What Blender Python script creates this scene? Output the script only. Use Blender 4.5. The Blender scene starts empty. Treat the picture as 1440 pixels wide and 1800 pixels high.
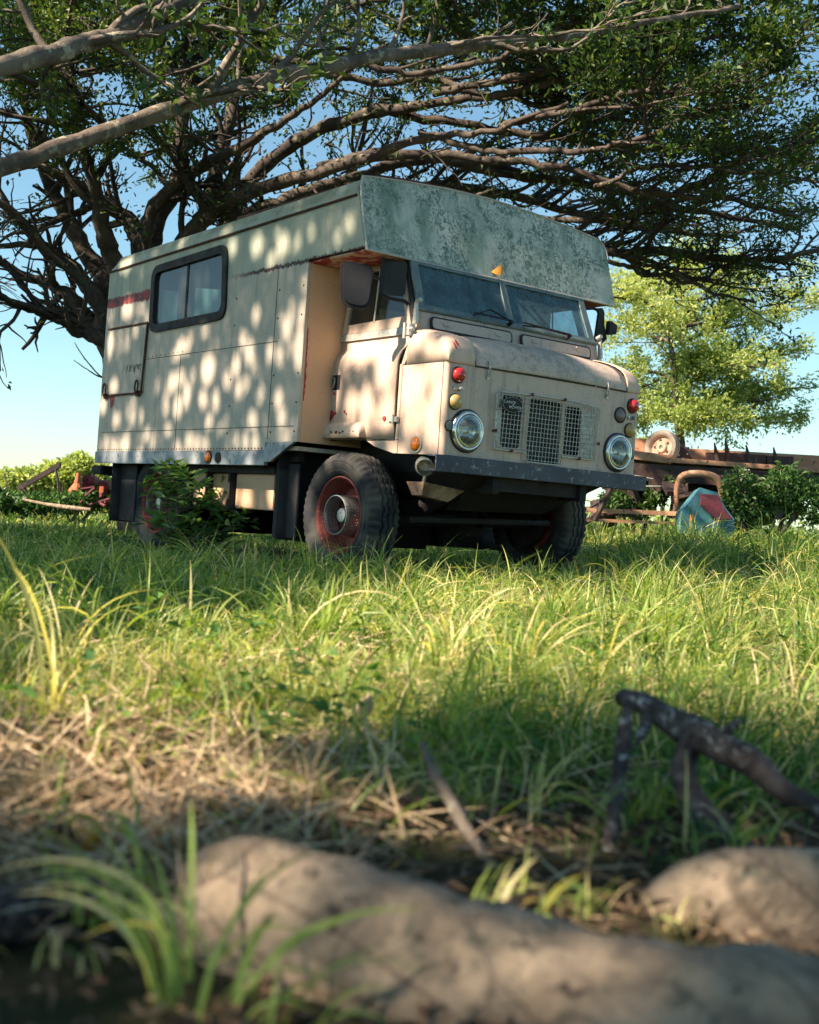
import bpy, bmesh, math, random
import numpy as np
from mathutils import Vector, Matrix
from mathutils.geometry import tessellate_polygon

# ------------------------------------------------------------ camera, sky, sun
SC = bpy.context.scene
COL = SC.collection
FPX = 2157.16                      # focal length in photo pixels
CAM = np.array([6.7589, -5.6945, 0.4112])
FW = np.array([-0.79420172, 0.60764808, 0.00272834])
RT = np.array([0.6064609, 0.79235283, 0.0661979])
UP = np.array([-0.03806322, -0.05422912, 0.99780278])

cam = bpy.data.cameras.new('camera')
camo = bpy.data.objects.new('camera', cam)
COL.objects.link(camo)
m = Matrix(((RT[0], UP[0], -FW[0], CAM[0]), (RT[1], UP[1], -FW[1], CAM[1]),
            (RT[2], UP[2], -FW[2], CAM[2]), (0, 0, 0, 1)))
camo.matrix_world = m
cam.sensor_fit = 'HORIZONTAL'
cam.sensor_width = 36.0
cam.lens = FPX / 1440 * 36.0
cam.shift_x = (720 - 686.5) / 1440
cam.shift_y = (902.5 - 900) / 1440
cam.clip_start = 0.05
cam.clip_end = 2000
cam.dof.use_dof = True
cam.dof.focus_distance = 8.4
cam.dof.aperture_fstop = 5.4
SC.camera = camo

SUN = Vector((-0.17, -0.72, 0.66)).normalized()          # towards the sun
world = bpy.data.worlds.new('World')
SC.world = world
world.use_nodes = True
wn = world.node_tree
wn.nodes.clear()
sky = wn.nodes.new('ShaderNodeTexSky')
sky.sky_type = 'NISHITA'
sky.sun_disc = False
sky.sun_elevation = math.asin(SUN.z)
sky.sun_rotation = math.atan2(SUN.x, SUN.y)
sky.air_density = 1.0
sky.dust_density = 0.3
sky.ozone_density = 1.0
bg = wn.nodes.new('ShaderNodeBackground')
bg.inputs['Strength'].default_value = 0.060
wo = wn.nodes.new('ShaderNodeOutputWorld')
tn = wn.nodes.new('ShaderNodeMix')
tn.data_type = 'RGBA'
tn.blend_type = 'MULTIPLY'
tn.inputs[0].default_value = 1.0
tn.inputs[7].default_value = (0.88, 1.08, 1.02, 1)
wn.links.new(sky.outputs[0], tn.inputs[6])
wn.links.new(tn.outputs[2], bg.inputs[0])
wn.links.new(bg.outputs[0], wo.inputs[0])

sl = bpy.data.lights.new('sun', 'SUN')
sl.energy = 5.0
sl.angle = math.radians(0.6)
sl.color = (1.0, 0.81, 0.62)
so = bpy.data.objects.new('sun', sl)
so.rotation_euler = SUN.to_track_quat('Z', 'Y').to_euler()
so.location = (0, 0, 30)
COL.objects.link(so)

SC.view_settings.view_transform = 'Standard'
SC.view_settings.look = 'None'
SC.view_settings.exposure = 1.58
SC.view_settings.gamma = 1.0
SC.cycles.max_bounces = 8
SC.cycles.transparent_max_bounces = 8
SC.cycles.caustics_reflective = False
SC.cycles.caustics_refractive = False

rnd = random.Random(7)
rng = np.random.default_rng(11)


def W(u, v, d):
    """photo pixel and depth in metres -> point in the place"""
    return CAM + d * (FW + RT * (u - 686.5) / FPX - UP * (v - 902.5) / FPX)


def cam_rel(x, y):
    """horizontal distance ahead of / to the right of the viewpoint"""
    f2 = FW[:2] / np.linalg.norm(FW[:2])
    dx, dy = x - CAM[0], y - CAM[1]
    return dx * f2[0] + dy * f2[1], dx * (-f2[1]) * -1 + dy * (f2[0]) * -1


# lateral axis used above: right = (f2y, -f2x)
def dl(x, y):
    f2 = FW[:2] / np.linalg.norm(FW[:2])
    dx, dy = x - CAM[0], y - CAM[1]
    return dx * f2[0] + dy * f2[1], dx * f2[1] - dy * f2[0]


def from_dl(d, l):
    f2 = FW[:2] / np.linalg.norm(FW[:2])
    return CAM[0] + d * f2[0] + l * f2[1], CAM[1] + d * f2[1] - l * f2[0]


def sstep(a, b, x):
    t = np.clip((x - a) / (b - a), 0, 1)
    return t * t * (3 - 2 * t)


def lump(x, y, s=1.0, seed=0.0):
    """smooth pseudo noise in about -1..1"""
    a = np.sin(x * 1.7 * s + seed) * np.cos(y * 1.3 * s - seed * 2.1)
    b = np.sin(x * 3.9 * s - y * 2.3 * s + seed * 1.7) * 0.5
    c = np.cos(x * 7.1 * s + y * 6.3 * s + seed * 0.7) * 0.3
    return (a + b + c) / 1.5


def gz(x, y):
    """height of the ground"""
    d, l = dl(x, y)
    z = 0.32 * sstep(0.5, 3.3, l) * sstep(5.0, 12.5, d)
    z = z + 0.05 * lump(x, y, 0.45, 2.0) * sstep(10, 16, d)
    z = z + 0.03 * lump(x, y, 1.4, 1.0) * sstep(1.2, 3, d) + 0.018 * lump(x, y, 3.7, 6.0) * sstep(1.6, 2.6, d)
    z = z + 0.012 * lump(x, y, 6.0, 3.0)
    return z


# ------------------------------------------------------------ node helper
class N:
    def __init__(s, name):
        s.m = bpy.data.materials.new(name)
        s.m.use_nodes = True
        s.t = s.m.node_tree
        s.t.nodes.clear()
        s.out = s.t.nodes.new('ShaderNodeOutputMaterial')
        s.tc = None

    def new(s, ty, **kw):
        n = s.t.nodes.new(ty)
        for k, v in kw.items():
            setattr(n, k, v)
        return n

    def put(s, sock, v):
        if hasattr(v, 'links') or isinstance(v, bpy.types.NodeSocket):
            s.t.links.new(v, sock)
        elif v is not None:
            if isinstance(v, (tuple, list)) and len(v) == 3 and sock.type == 'RGBA':
                v = (*v, 1)
            sock.default_value = v

    def obj(s):
        if not s.tc:
            s.tc = s.new('ShaderNodeTexCoord')
        return s.tc.outputs['Object']

    def mapped(s, scale=(1, 1, 1), loc=(0, 0, 0), rot=(0, 0, 0), vec=None):
        n = s.new('ShaderNodeMapping')
        s.put(n.inputs['Vector'], vec if vec is not None else s.obj())
        n.inputs['Scale'].default_value = scale
        n.inputs['Location'].default_value = loc
        n.inputs['Rotation'].default_value = rot
        return n.outputs[0]

    def noise(s, scale=5, detail=4, rough=0.55, vec=None, dist=0.0):
        n = s.new('ShaderNodeTexNoise')
        s.put(n.inputs['Vector'], vec if vec is not None else s.obj())
        n.inputs['Scale'].default_value = scale
        n.inputs['Detail'].default_value = detail
        n.inputs['Roughness'].default_value = rough
        n.inputs['Distortion'].default_value = dist
        return n.outputs[0]

    def voro(s, scale=5, vec=None, feature='F1', out=0):
        n = s.new('ShaderNodeTexVoronoi', feature=feature)
        s.put(n.inputs['Vector'], vec if vec is not None else s.obj())
        n.inputs['Scale'].default_value = scale
        return n.outputs[out]

    def rmp(s, v, a, b, lo=0.0, hi=1.0):
        n = s.new('ShaderNodeMapRange', interpolation_type='SMOOTHSTEP')
        s.put(n.inputs[0], v)
        s.put(n.inputs[1], a)
        s.put(n.inputs[2], b)
        n.inputs[3].default_value = lo
        n.inputs[4].default_value = hi
        return n.outputs[0]

    def mix(s, f, a, b):
        n = s.new('ShaderNodeMix', data_type='RGBA')
        s.put(n.inputs[0], f)
        s.put(n.inputs[6], a)
        s.put(n.inputs[7], b)
        return n.outputs[2]

    def math(s, op, a, b=None):
        n = s.new('ShaderNodeMath', operation=op)
        s.put(n.inputs[0], a)
        if b is not None:
            s.put(n.inputs[1], b)
        return n.outputs[0]

    def xyz(s):
        n = s.new('ShaderNodeSeparateXYZ')
        s.put(n.inputs[0], s.obj())
        return n.outputs[0], n.outputs[1], n.outputs[2]

    def attr(s, name='tint'):
        n = s.new('ShaderNodeAttribute', attribute_name=name)
        return n.outputs['Fac']

    def bump(s, h, strength=0.3, dist=0.01):
        n = s.new('ShaderNodeBump')
        n.inputs['Strength'].default_value = strength
        n.inputs['Distance'].default_value = dist
        s.put(n.inputs['Height'], h)
        return n.outputs[0]

    def bsdf(s, color, rough=0.6, metal=0.0, normal=None, spec=None, trans=None, alpha=None, ior=None, coat=None):
        n = s.new('ShaderNodeBsdfPrincipled')
        s.put(n.inputs['Base Color'], color)
        s.put(n.inputs['Roughness'], rough)
        s.put(n.inputs['Metallic'], metal)
        if normal is not None:
            s.put(n.inputs['Normal'], normal)
        if spec is not None:
            n.inputs['Specular IOR Level'].default_value = spec
        if trans is not None:
            n.inputs['Transmission Weight'].default_value = trans
        if ior is not None:
            n.inputs['IOR'].default_value = ior
        if coat is not None:
            n.inputs['Coat Weight'].default_value = coat
        if alpha is not None:
            s.put(n.inputs['Alpha'], alpha)
        return n.outputs[0]

    def done(s, sh):
        s.t.links.new(sh, s.out.inputs[0])
        return s.m


def simple(name, c1, c2, rough=0.6, metal=0.0, scale=8, bumpv=0.15, c3=None, bscale=None, spec=None):
    n = N(name)
    f = n.rmp(n.noise(scale, 6, 0.65), 0.35, 0.65)
    c = n.mix(f, c1, c2)
    if c3:
        c = n.mix(n.rmp(n.noise(scale * 5, 4, 0.7), 0.58, 0.66), c, c3)
    r = n.rmp(n.noise(scale * 2, 3), 0.3, 0.7, max(0.02, rough - 0.1), min(1, rough + 0.12))
    return n.done(n.bsdf(c, r, metal, n.bump(n.noise(bscale or scale * 8, 4), bumpv, 0.004), spec=spec))


def paint(name, base, worn, zone=None, streak=(0.16, 0.15, 0.12), sk=0.5, chips=None, chipamt=0.0, rough=0.62):
    n = N(name)
    big = n.rmp(n.noise(1.6, 5, 0.6), 0.35, 0.68)
    c = n.mix(big, base, worn)
    if zone:
        c = zone(n, c)
    st = n.noise(1.0, 5, 0.65, n.mapped((16, 16, 0.9)))
    c = n.mix(n.rmp(st, 0.50, 0.82, 0, sk), c, streak)
    mot = n.noise(26, 5, 0.7)
    c = n.mix(n.rmp(mot, 0.52, 0.75, 0, 0.45 * sk + 0.1), c, tuple(x * 0.45 for x in base))
    sp = n.voro(34)
    spm = n.math('MULTIPLY', n.rmp(sp, 0.16, 0.09), n.rmp(n.noise(7, 2), 0.52, 0.62))
    c = n.mix(n.math('MULTIPLY', spm, 0.75), c, (0.035, 0.022, 0.018))
    if chips:
        ch = n.noise(9, 8, 0.75)
        c = n.mix(n.rmp(ch, 0.70 - chipamt, 0.715 - chipamt), c, chips)
    ru = n.noise(1.0, 6, 0.8, n.mapped((22, 22, 1.3), loc=(4, 2, 9)))
    c = n.mix(n.math('MULTIPLY', n.rmp(ru, 0.62, 0.74, 0, 0.7), n.rmp(n.noise(1.3, 3), 0.45, 0.6)), c, (0.22, 0.12, 0.07))
    nb = n.math('ADD', n.math('MULTIPLY', n.noise(1.8, 2), 2.2), n.math('MULTIPLY', n.noise(60, 3), 0.08))
    return n.done(n.bsdf(c, rough, 0, n.bump(nb, 0.30, 0.014), spec=0.35))


# ------------------------------------------------------------ mesh helper
class MB:
    def __init__(s):
        s.v = []
        s.f = []
        s.mi = []

    def add(s, vs, fs, mi=0):
        o = len(s.v)
        s.v.extend([tuple(p) for p in vs])
        for f in fs:
            s.f.append([i + o for i in f])
            s.mi.append(mi)
        return s

    def box(s, x0, x1, y0, y1, z0, z1, bev=0.0, mi=0):
        if x0 > x1: x0, x1 = x1, x0
        if y0 > y1: y0, y1 = y1, y0
        if z0 > z1: z0, z1 = z1, z0
        b = bmesh.new()
        bmesh.ops.create_cube(b, size=1)
        for v in b.verts:
            v.co = Vector((x0 + (v.co.x + .5) * (x1 - x0), y0 + (v.co.y + .5) * (y1 - y0), z0 + (v.co.z + .5) * (z1 - z0)))
        if bev > 0:
            bmesh.ops.bevel(b, geom=b.edges[:], offset=min(bev, .45 * min(x1 - x0, y1 - y0, z1 - z0)), segments=2, affect='EDGES')
        s.frombm(b, mi)
        return s

    def frombm(s, b, mi=0):
        b.verts.index_update()
        s.add([v.co[:] for v in b.verts], [[v.index for v in f.verts] for f in b.faces], mi)
        b.free()

    def hexa(s, p8, mi=0):
        """8 points: bottom ring 4, top ring 4"""
        s.add(p8, [[0, 3, 2, 1], [4, 5, 6, 7], [0, 1, 5, 4], [1, 2, 6, 5], [2, 3, 7, 6], [3, 0, 4, 7]], mi)
        return s

    def tube(s, pts, r, k=8, mi=0, caps=True, flat=1.0):
        pts = [Vector(p) for p in pts]
        n = len(pts)
        rs = r if isinstance(r, (list, tuple)) else [r] * n
        up = None
        rings = []
        for i, p in enumerate(pts):
            t = (pts[min(i + 1, n - 1)] - pts[max(i - 1, 0)]).normalized()
            if up is None:
                up = Vector((0, 0, 1)) if abs(t.z) < .9 else Vector((1, 0, 0))
            a = t.cross(up)
            if a.length < 1e-4:
                a = t.cross(Vector((0, 1, 0)))
            a.normalize()
            b = a.cross(t).normalized()
            up = b
            rings.append([p + (a * math.cos(2 * math.pi * j / k) + b * math.sin(2 * math.pi * j / k) * flat) * rs[i] for j in range(k)])
        vs = [q for rr in rings for q in rr]
        fs = []
        for i in range(n - 1):
            for j in range(k):
                fs.append([i * k + j, i * k + (j + 1) % k, (i + 1) * k + (j + 1) % k, (i + 1) * k + j])
        if caps:
            fs.append(list(range(k))[::-1])
            fs.append([(n - 1) * k + j for j in range(k)])
        s.add(vs, fs, mi)
        return s

    def lathe(s, prof, c, axis, k=32, mi=0, close=False):
        """prof: (offset along axis, radius)"""
        ax = Vector(axis).normalized()
        a = ax.cross(Vector((0, 0, 1)))
        if a.length < .01:
            a = ax.cross(Vector((0, 1, 0)))
        a.normalize()
        b = ax.cross(a).normalized()
        c = Vector(c)
        vs = []
        for (h, r) in prof:
            for j in range(k):
                t = 2 * math.pi * j / k
                vs.append(c + ax * h + (a * math.cos(t) + b * math.sin(t)) * r)
        fs = []
        m_ = len(prof)
        for i in range(m_ - 1 if not close else m_):
            i2 = (i + 1) % m_
            for j in range(k):
                fs.append([i * k + j, i * k + (j + 1) % k, i2 * k + (j + 1) % k, i2 * k + j])
        s.add(vs, fs, mi)
        return s

    def grid(s, fn, nu, nv, mi=0, thick=None):
        vs = [fn(i / nu, j / nv) for i in range(nu + 1) for j in range(nv + 1)]
        fs = [[i * (nv + 1) + j, (i + 1) * (nv + 1) + j, (i + 1) * (nv + 1) + j + 1, i * (nv + 1) + j + 1] for i in range(nu) for j in range(nv)]
        s.add(vs, fs, mi)
        return s

    def plate(s, outline, holes, mp, th, mi=0):
        """flat sheet with holes. mp(a,b,t) -> xyz, t in 0..th"""
        loops = [outline] + list(holes)
        tri = tessellate_polygon([[Vector((a, b, 0)) for a, b in lp] for lp in loops])
        flat = [p for lp in loops for p in lp]
        n = len(flat)
        vs = [mp(a, b, 0) for a, b in flat] + [mp(a, b, th) for a, b in flat]
        fs = [list(t) for t in tri] + [[i + n for i in reversed(t)] for t in tri]
        o = 0
        for lp in loops:
            k = len(lp)
            for i in range(k):
                fs.append([o + i, o + (i + 1) % k, n + o + (i + 1) % k, n + o + i])
            o += k
        s.add(vs, fs, mi)
        return s

    def build(s, name, mat, parent=None, smooth=35, solid=0.0, mats=None):
        me = bpy.data.meshes.new(name)
        me.from_pydata(s.v, [], s.f)
        b = bmesh.new()
        b.from_mesh(me)
        bmesh.ops.recalc_face_normals(b, faces=b.faces[:])
        b.to_mesh(me)
        b.free()
        for mm in (mats or [mat]):
            me.materials.append(mm)
        if mats:
            me.polygons.foreach_set('material_index', s.mi)
        o = bpy.data.objects.new(name, me)
        COL.objects.link(o)
        if parent is not None:
            o.parent = parent
        if smooth:
            me.polygons.foreach_set('use_smooth', [True] * len(me.polygons))
            me.set_sharp_from_angle(angle=math.radians(smooth))
        if solid:
            md = o.modifiers.new('thick', 'SOLIDIFY')
            md.thickness = solid
            md.offset = 0
        return o


def rrect(x0, x1, y0, y1, r, k=5):
    pts = []
    for cx, cy, a0 in ((x1 - r, y1 - r, 0), (x0 + r, y1 - r, 90), (x0 + r, y0 + r, 180), (x1 - r, y0 + r, 270)):
        for i in range(k + 1):
            a = math.radians(a0 + 90 * i / k)
            pts.append((cx + r * math.cos(a), cy + r * math.sin(a)))
    return pts


def rquad(c, r, k=5):
    """rounded general quad (list of 4 corners)"""
    out = []
    n = len(c)
    for i in range(n):
        p = Vector(c[i]); a = Vector(c[i - 1]); b = Vector(c[(i + 1) % n])
        u = (a - p).normalized(); w = (b - p).normalized()
        for j in range(k + 1):
            t = j / k
            q = (p + u * r) * (1 - t) ** 2 + p * 2 * t * (1 - t) + (p + w * r) * t ** 2
            out.append((q.x, q.y))
    return out


def empty(name, loc=(0, 0, 0), rz=0.0):
    o = bpy.data.objects.new(name, None)
    o.empty_display_size = 0.2
    o.location = loc
    o.rotation_euler = (0, 0, rz)
    COL.objects.link(o)
    return o


def tag(o, label=None, cat=None, group=None, kind=None):
    if label: o['label'] = label
    if cat: o['category'] = cat
    if group: o['group'] = group
    if kind: o['kind'] = kind
    return o


def mesh_np(name, verts, faces, mat, parent=None, smooth=True, tint=None, mats=None, mi=None):
    me = bpy.data.meshes.new(name)
    nv, nf, k = len(verts), len(faces), faces.shape[1]
    me.vertices.add(nv)
    me.vertices.foreach_set('co', verts.astype(np.float32).ravel())
    me.loops.add(nf * k)
    me.polygons.add(nf)
    me.polygons.foreach_set('loop_start', np.arange(0, nf * k, k, dtype=np.int32))
    me.loops.foreach_set('vertex_index', faces.astype(np.int32).ravel())
    me.polygons.foreach_set('use_smooth', np.full(nf, smooth))
    for mm in (mats or [mat]):
        me.materials.append(mm)
    if mi is not None:
        me.polygons.foreach_set('material_index', mi.astype(np.int32))
    if tint is not None:
        a = me.attributes.new('tint', 'FLOAT', 'POINT')
        a.data.foreach_set('value', tint.astype(np.float32))
    me.update(calc_edges=True)
    me.validate()
    o = bpy.data.objects.new(name, me)
    COL.objects.link(o)
    if parent is not None:
        o.parent = parent
    return o

# ------------------------------------------------------------ truck materials
CREAM = (0.62, 0.50, 0.37)
GREEN = (0.36, 0.40, 0.32)


def box_zone(n, c):
    x, y, z = n.xyz()
    jag = n.math('MULTIPLY', n.math('SUBTRACT', n.noise(1, 6, 0.8, n.mapped((30, 30, 9))), 0.5), 0.10)
    zz = n.math('ADD', z, jag)
    upper = n.rmp(zz, 2.118, 2.124)
    c = n.mix(upper, c, n.mix(n.rmp(n.noise(2.2, 4), 0.3, 0.7), (0.43, 0.44, 0.35), (0.33, 0.37, 0.30)))
    # algae on the roof flank
    c = n.mix(n.math('MULTIPLY', n.rmp(z, 2.47, 2.52), n.rmp(n.noise(5, 6, 0.7), 0.35, 0.6)), c, (0.22, 0.24, 0.17))
    # ragged dark edge where the green coat has peeled
    edge = n.math('MULTIPLY', n.rmp(zz, 2.098, 2.105), n.rmp(zz, 2.132, 2.126))
    edge = n.math('MULTIPLY', edge, n.rmp(x, -1.45, -0.95))
    c = n.mix(edge, c, (0.05, 0.018, 0.015))
    # bare red primer band at the rear
    red = n.math('MULTIPLY', n.rmp(zz, 2.085, 2.092), n.rmp(zz, 2.178, 2.170))
    red = n.math('MULTIPLY', red, n.rmp(x, -2.66, -2.68))
    c = n.mix(red, c, n.mix(n.rmp(n.noise(14, 5), 0.42, 0.56), (0.30, 0.02, 0.025), (0.06, 0.015, 0.02)))
    # peeled red along the front edge of the box
    fr = n.math('MULTIPLY', n.rmp(n.math('ADD', x, n.math('MULTIPLY', jag, 0.5)), -0.302, -0.298), n.math('MULTIPLY', n.rmp(z, 1.15, 1.17), n.rmp(z, 1.66, 1.64)))
    
    # worn black marks above the latch of the hatch
    mk = n.math('MULTIPLY', n.rmp(n.math('ADD', zz, jag), 1.495, 1.50), n.rmp(zz, 1.56, 1.55))
    mk = n.math('MULTIPLY', mk, n.math('MULTIPLY', n.rmp(x, -3.10, -3.0), n.rmp(x, -2.72, -2.74)))
    mk = n.math('MULTIPLY', mk, n.rmp(n.noise(1, 5, 0.8, n.mapped((34, 34, 12))), 0.47, 0.52))
    c = n.mix(mk, c, (0.02, 0.018, 0.018))
    return c


M = {}
M['box'] = paint('cream_box_paint', (0.52, 0.455, 0.38), (0.43, 0.40, 0.34), box_zone, streak=(0.17, 0.17, 0.14), sk=0.75)
M['cab'] = paint('cream_cab_paint', (0.64, 0.47, 0.37), (0.56, 0.43, 0.35), None, streak=(0.26, 0.21, 0.15), sk=0.6, chips=(0.40, 0.05, 0.04), chipamt=-0.04)
M['front'] = paint('front_panel_paint', (0.60, 0.455, 0.385), (0.47, 0.395, 0.34), None, streak=(0.17, 0.17, 0.15), sk=0.95)


def bonnet_zone(n, c):
    f = n.math('MULTIPLY', n.rmp(n.noise(7, 6, 0.75), 0.42, 0.62, 0, .8), n.rmp(n.noise(1.6, 3), 0.36, 0.58))
    c = n.mix(f, c, (0.22, 0.22, 0.18))
    return n.mix(n.rmp(n.noise(45, 5, 0.8), 0.54, 0.62, 0, .6), c, (0.15, 0.15, 0.13))


M['bonnet'] = paint('weathered_bonnet_paint', (0.60, 0.47, 0.39), (0.47, 0.40, 0.35), bonnet_zone, streak=(0.2, 0.19, 0.16), sk=0.5)
M['peach'] = paint('peach_paint', (0.66, 0.43, 0.27), (0.62, 0.41, 0.27), None, streak=(0.45, 0.30, 0.2), sk=0.2)
n = N('algae_green_panel')
a1 = n.noise(3.0, 6, 0.7)
c = n.mix(n.rmp(a1, 0.35, 0.65), (0.36, 0.42, 0.37), (0.62, 0.63, 0.56))
st = n.noise(1.0, 5, 0.7, n.mapped((5, 6, 0.6)))
c = n.mix(n.rmp(st, 0.45, 0.62, 0, 0.75), c, (0.17, 0.27, 0.21))
st2 = n.noise(1.0, 4, 0.6, n.mapped((5, 13, 0.5), loc=(3, 7, 1)))
c = n.mix(n.rmp(st2, 0.60, 0.70, 0, 0.7), c, (0.58, 0.60, 0.52))
fl = n.noise(22, 6, 0.8, dist=1.4)
c = n.mix(n.math('MULTIPLY', n.rmp(fl, 0.47, 0.56, 0, 0.95), n.rmp(n.noise(3.2, 4), 0.36, 0.54)), c, (0.10, 0.155, 0.125))
fl2 = n.noise(38, 5, 0.8, n.mapped(loc=(5, 5, 5)), dist=1.5)
c = n.mix(n.rmp(fl2, 0.58, 0.63, 0, 0.8), c, (0.62, 0.64, 0.58))
M['algae'] = n.done(n.bsdf(c, 0.75, 0, n.bump(fl, 0.4, 0.006), spec=0.3))


def under_zone(n, c):
    return n.mix(n.rmp(n.noise(5, 6, 0.7), 0.45, 0.50), c, (0.34, 0.03, 0.03))


M['luton_under'] = paint('luton_underside_paint', (0.62, 0.46, 0.33), (0.55, 0.4, 0.3), under_zone)
M['skirt'] = simple('grey_metal_skirt', (0.34, 0.37, 0.39), (0.20, 0.23, 0.27), 0.55, 0.2, 5, c3=(0.06, 0.05, 0.06))
M['black'] = simple('black_paint', (0.008, 0.008, 0.011), (0.018, 0.018, 0.023), 0.7, 0, 6)
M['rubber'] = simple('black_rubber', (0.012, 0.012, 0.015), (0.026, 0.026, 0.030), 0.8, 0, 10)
M['bumper'] = simple('bumper_navy_paint', (0.018, 0.024, 0.045), (0.05, 0.06, 0.09), 0.5, 0.1, 5, c3=(0.22, 0.24, 0.24))
n = N('weathered_tyre_rubber')
c = n.mix(n.rmp(n.noise(6, 6, 0.7), 0.35, 0.7), (0.018, 0.021, 0.028), (0.055, 0.056, 0.058))
c = n.mix(n.rmp(n.noise(2.5, 3), 0.45, 0.65), c, (0.11, 0.105, 0.09))
M['tyre'] = n.done(n.bsdf(c, 0.85, 0, n.bump(n.noise(70, 3), 0.3, 0.003), spec=0.25))
M['rim'] = simple('dull_red_rim_paint', (0.27, 0.055, 0.045), (0.17, 0.035, 0.035), 0.6, 0, 9, c3=(0.36, 0.18, 0.15))
M['steel'] = simple('weathered_steel', (0.55, 0.55, 0.52), (0.32, 0.32, 0.31), 0.42, 0.8, 12, c3=(0.16, 0.10, 0.07))
M['galv'] = simple('galvanised_trim', (0.55, 0.54, 0.48), (0.44, 0.44, 0.41), 0.5, 0.35, 10, c3=(0.14, 0.12, 0.1))
M['chrome'] = simple('chrome_bezel', (0.72, 0.74, 0.74), (0.5, 0.53, 0.54), 0.16, 1.0, 9, 0.03)
M['teal'] = simple('dark_teal_frame', (0.09, 0.135, 0.145), (0.15, 0.20, 0.20), 0.5, 0.05, 8, c3=(0.3, 0.3, 0.27))
M['rust'] = simple('rusty_iron', (0.11, 0.035, 0.022), (0.055, 0.028, 0.022), 0.8, 0.1, 14)
M['red'] = simple('red_primer', (0.42, 0.03, 0.03), (0.30, 0.02, 0.03), 0.6, 0, 12)
M['seam'] = simple('dark_seam', (0.03, 0.026, 0.024), (0.05, 0.04, 0.035), 0.8, 0, 12)
M['dark'] = simple('cab_interior', (0.03, 0.033, 0.036), (0.05, 0.05, 0.05), 0.8, 0, 4)
M['seat'] = simple('tan_seat_cover', (0.42, 0.33, 0.2), (0.34, 0.27, 0.17), 0.8, 0, 7)
M['curtain'] = simple('pale_teal_curtain', (0.10, 0.20, 0.22), (0.14, 0.25, 0.26), 0.8, 0, 3)
M['chassis'] = simple('greasy_chassis', (0.008, 0.006, 0.009), (0.018, 0.014, 0.015), 0.8, 0, 9)


def glassmat(name, dust, amt, tint=(0.75, 0.85, 0.85)):
    n = N(name)
    g = n.new('ShaderNodeBsdfGlossy')
    g.inputs['Roughness'].default_value = 0.06
    g.inputs['Color'].default_value = (1, 1, 1, 1)
    t = n.new('ShaderNodeBsdfTransparent')
    t.inputs['Color'].default_value = (*tint, 1)
    lw = n.new('ShaderNodeLayerWeight')
    lw.inputs['Blend'].default_value = 0.5
    fv = n.math('ADD', n.math('MULTIPLY', n.math('POWER', lw.outputs['Facing'], 5.0), 0.92), 0.06)
    mx = n.new('ShaderNodeMixShader')
    n.t.links.new(fv, mx.inputs[0])
    n.t.links.new(t.outputs[0], mx.inputs[1])
    n.t.links.new(g.outputs[0], mx.inputs[2])
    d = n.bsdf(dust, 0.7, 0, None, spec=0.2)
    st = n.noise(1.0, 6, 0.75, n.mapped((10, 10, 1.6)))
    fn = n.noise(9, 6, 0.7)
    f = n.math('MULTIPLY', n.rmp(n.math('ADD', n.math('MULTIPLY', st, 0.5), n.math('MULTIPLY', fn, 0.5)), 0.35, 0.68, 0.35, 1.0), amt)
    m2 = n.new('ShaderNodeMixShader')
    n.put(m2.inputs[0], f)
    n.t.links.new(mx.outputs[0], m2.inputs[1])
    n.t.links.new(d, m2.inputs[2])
    return n.done(m2.outputs[0])


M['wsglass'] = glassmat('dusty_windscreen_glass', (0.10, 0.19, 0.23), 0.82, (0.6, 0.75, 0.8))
M['glass'] = glassmat('side_window_glass', (0.20, 0.21, 0.17), 0.16)
M['wglass'] = glassmat('camper_window_glass', (0.16, 0.18, 0.18), 0.16, (0.6, 0.7, 0.7))


def lensmat(name, col, rough=0.12):
    n = N(name)
    return n.done(n.bsdf(n.mix(n.rmp(n.noise(18, 4), 0.4, 0.7), col, tuple(x * 0.7 for x in col)), rough, 0, n.bump(n.noise(60, 2), 0.1, 0.002), coat=0.5))


M['redlens'] = lensmat('red_lens', (0.45, 0.025, 0.03))
M['amber'] = lensmat('amber_lens', (0.95, 0.24, 0.02))
M['yellow'] = lensmat('dusty_yellow_lens', (0.50, 0.34, 0.12), 0.35)
M['dull'] = lensmat('dull_brown_lens', (0.10, 0.075, 0.07), 0.5)
n = N('headlight_glass')
wv = n.noise(1, 2, 0.5, n.mapped((1, 60, 4)))
M['hglass'] = n.done(n.bsdf((0.80, 0.88, 0.88), 0.05, 0, n.bump(wv, 0.35, 0.01), trans=0.9, ior=1.4))
M['reflector'] = simple('silver_reflector', (0.85, 0.86, 0.84), (0.75, 0.76, 0.74), 0.16, 1.0, 6, 0.02)
M['foilage_yel'] = simple('fallen_yellow_leaf', (0.60, 0.30, 0.03), (0.5, 0.22, 0.03), 0.6, 0, 30)

# ------------------------------------------------------------ truck
T = tag(empty('camper_truck', (0, 0, 0)), 'old cream forward-control truck with a homemade camper body, peeling green overcab and red wheel rims', 'truck')
WB = 1.157
# side outline (x, z)
side = [(-3.53, .82), (-.66, .822), (-.655, .88), (-.272, .88), (-.272, 2.12), (.375, 2.12), (.272, 2.465), (-3.50, 2.415)]
win = rquad([(-2.575, 1.845), (-1.395, 1.855), (-1.43, 2.34), (-2.59, 2.315)], .085)
mb = MB()
mb.plate(side, [win], lambda a, b, t: (a, -WB + t, b), .025)
mb.plate(side, [], lambda a, b, t: (a, WB - t, b), .025)
mb.box(-3.53, -3.50, -WB + .027, WB - .027, .82, 2.41)
mb.box(-3.50, -.30, -WB + .03, WB - .03, .822, .85)
mb.build('box_body', M['box'], T, 30)


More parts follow.
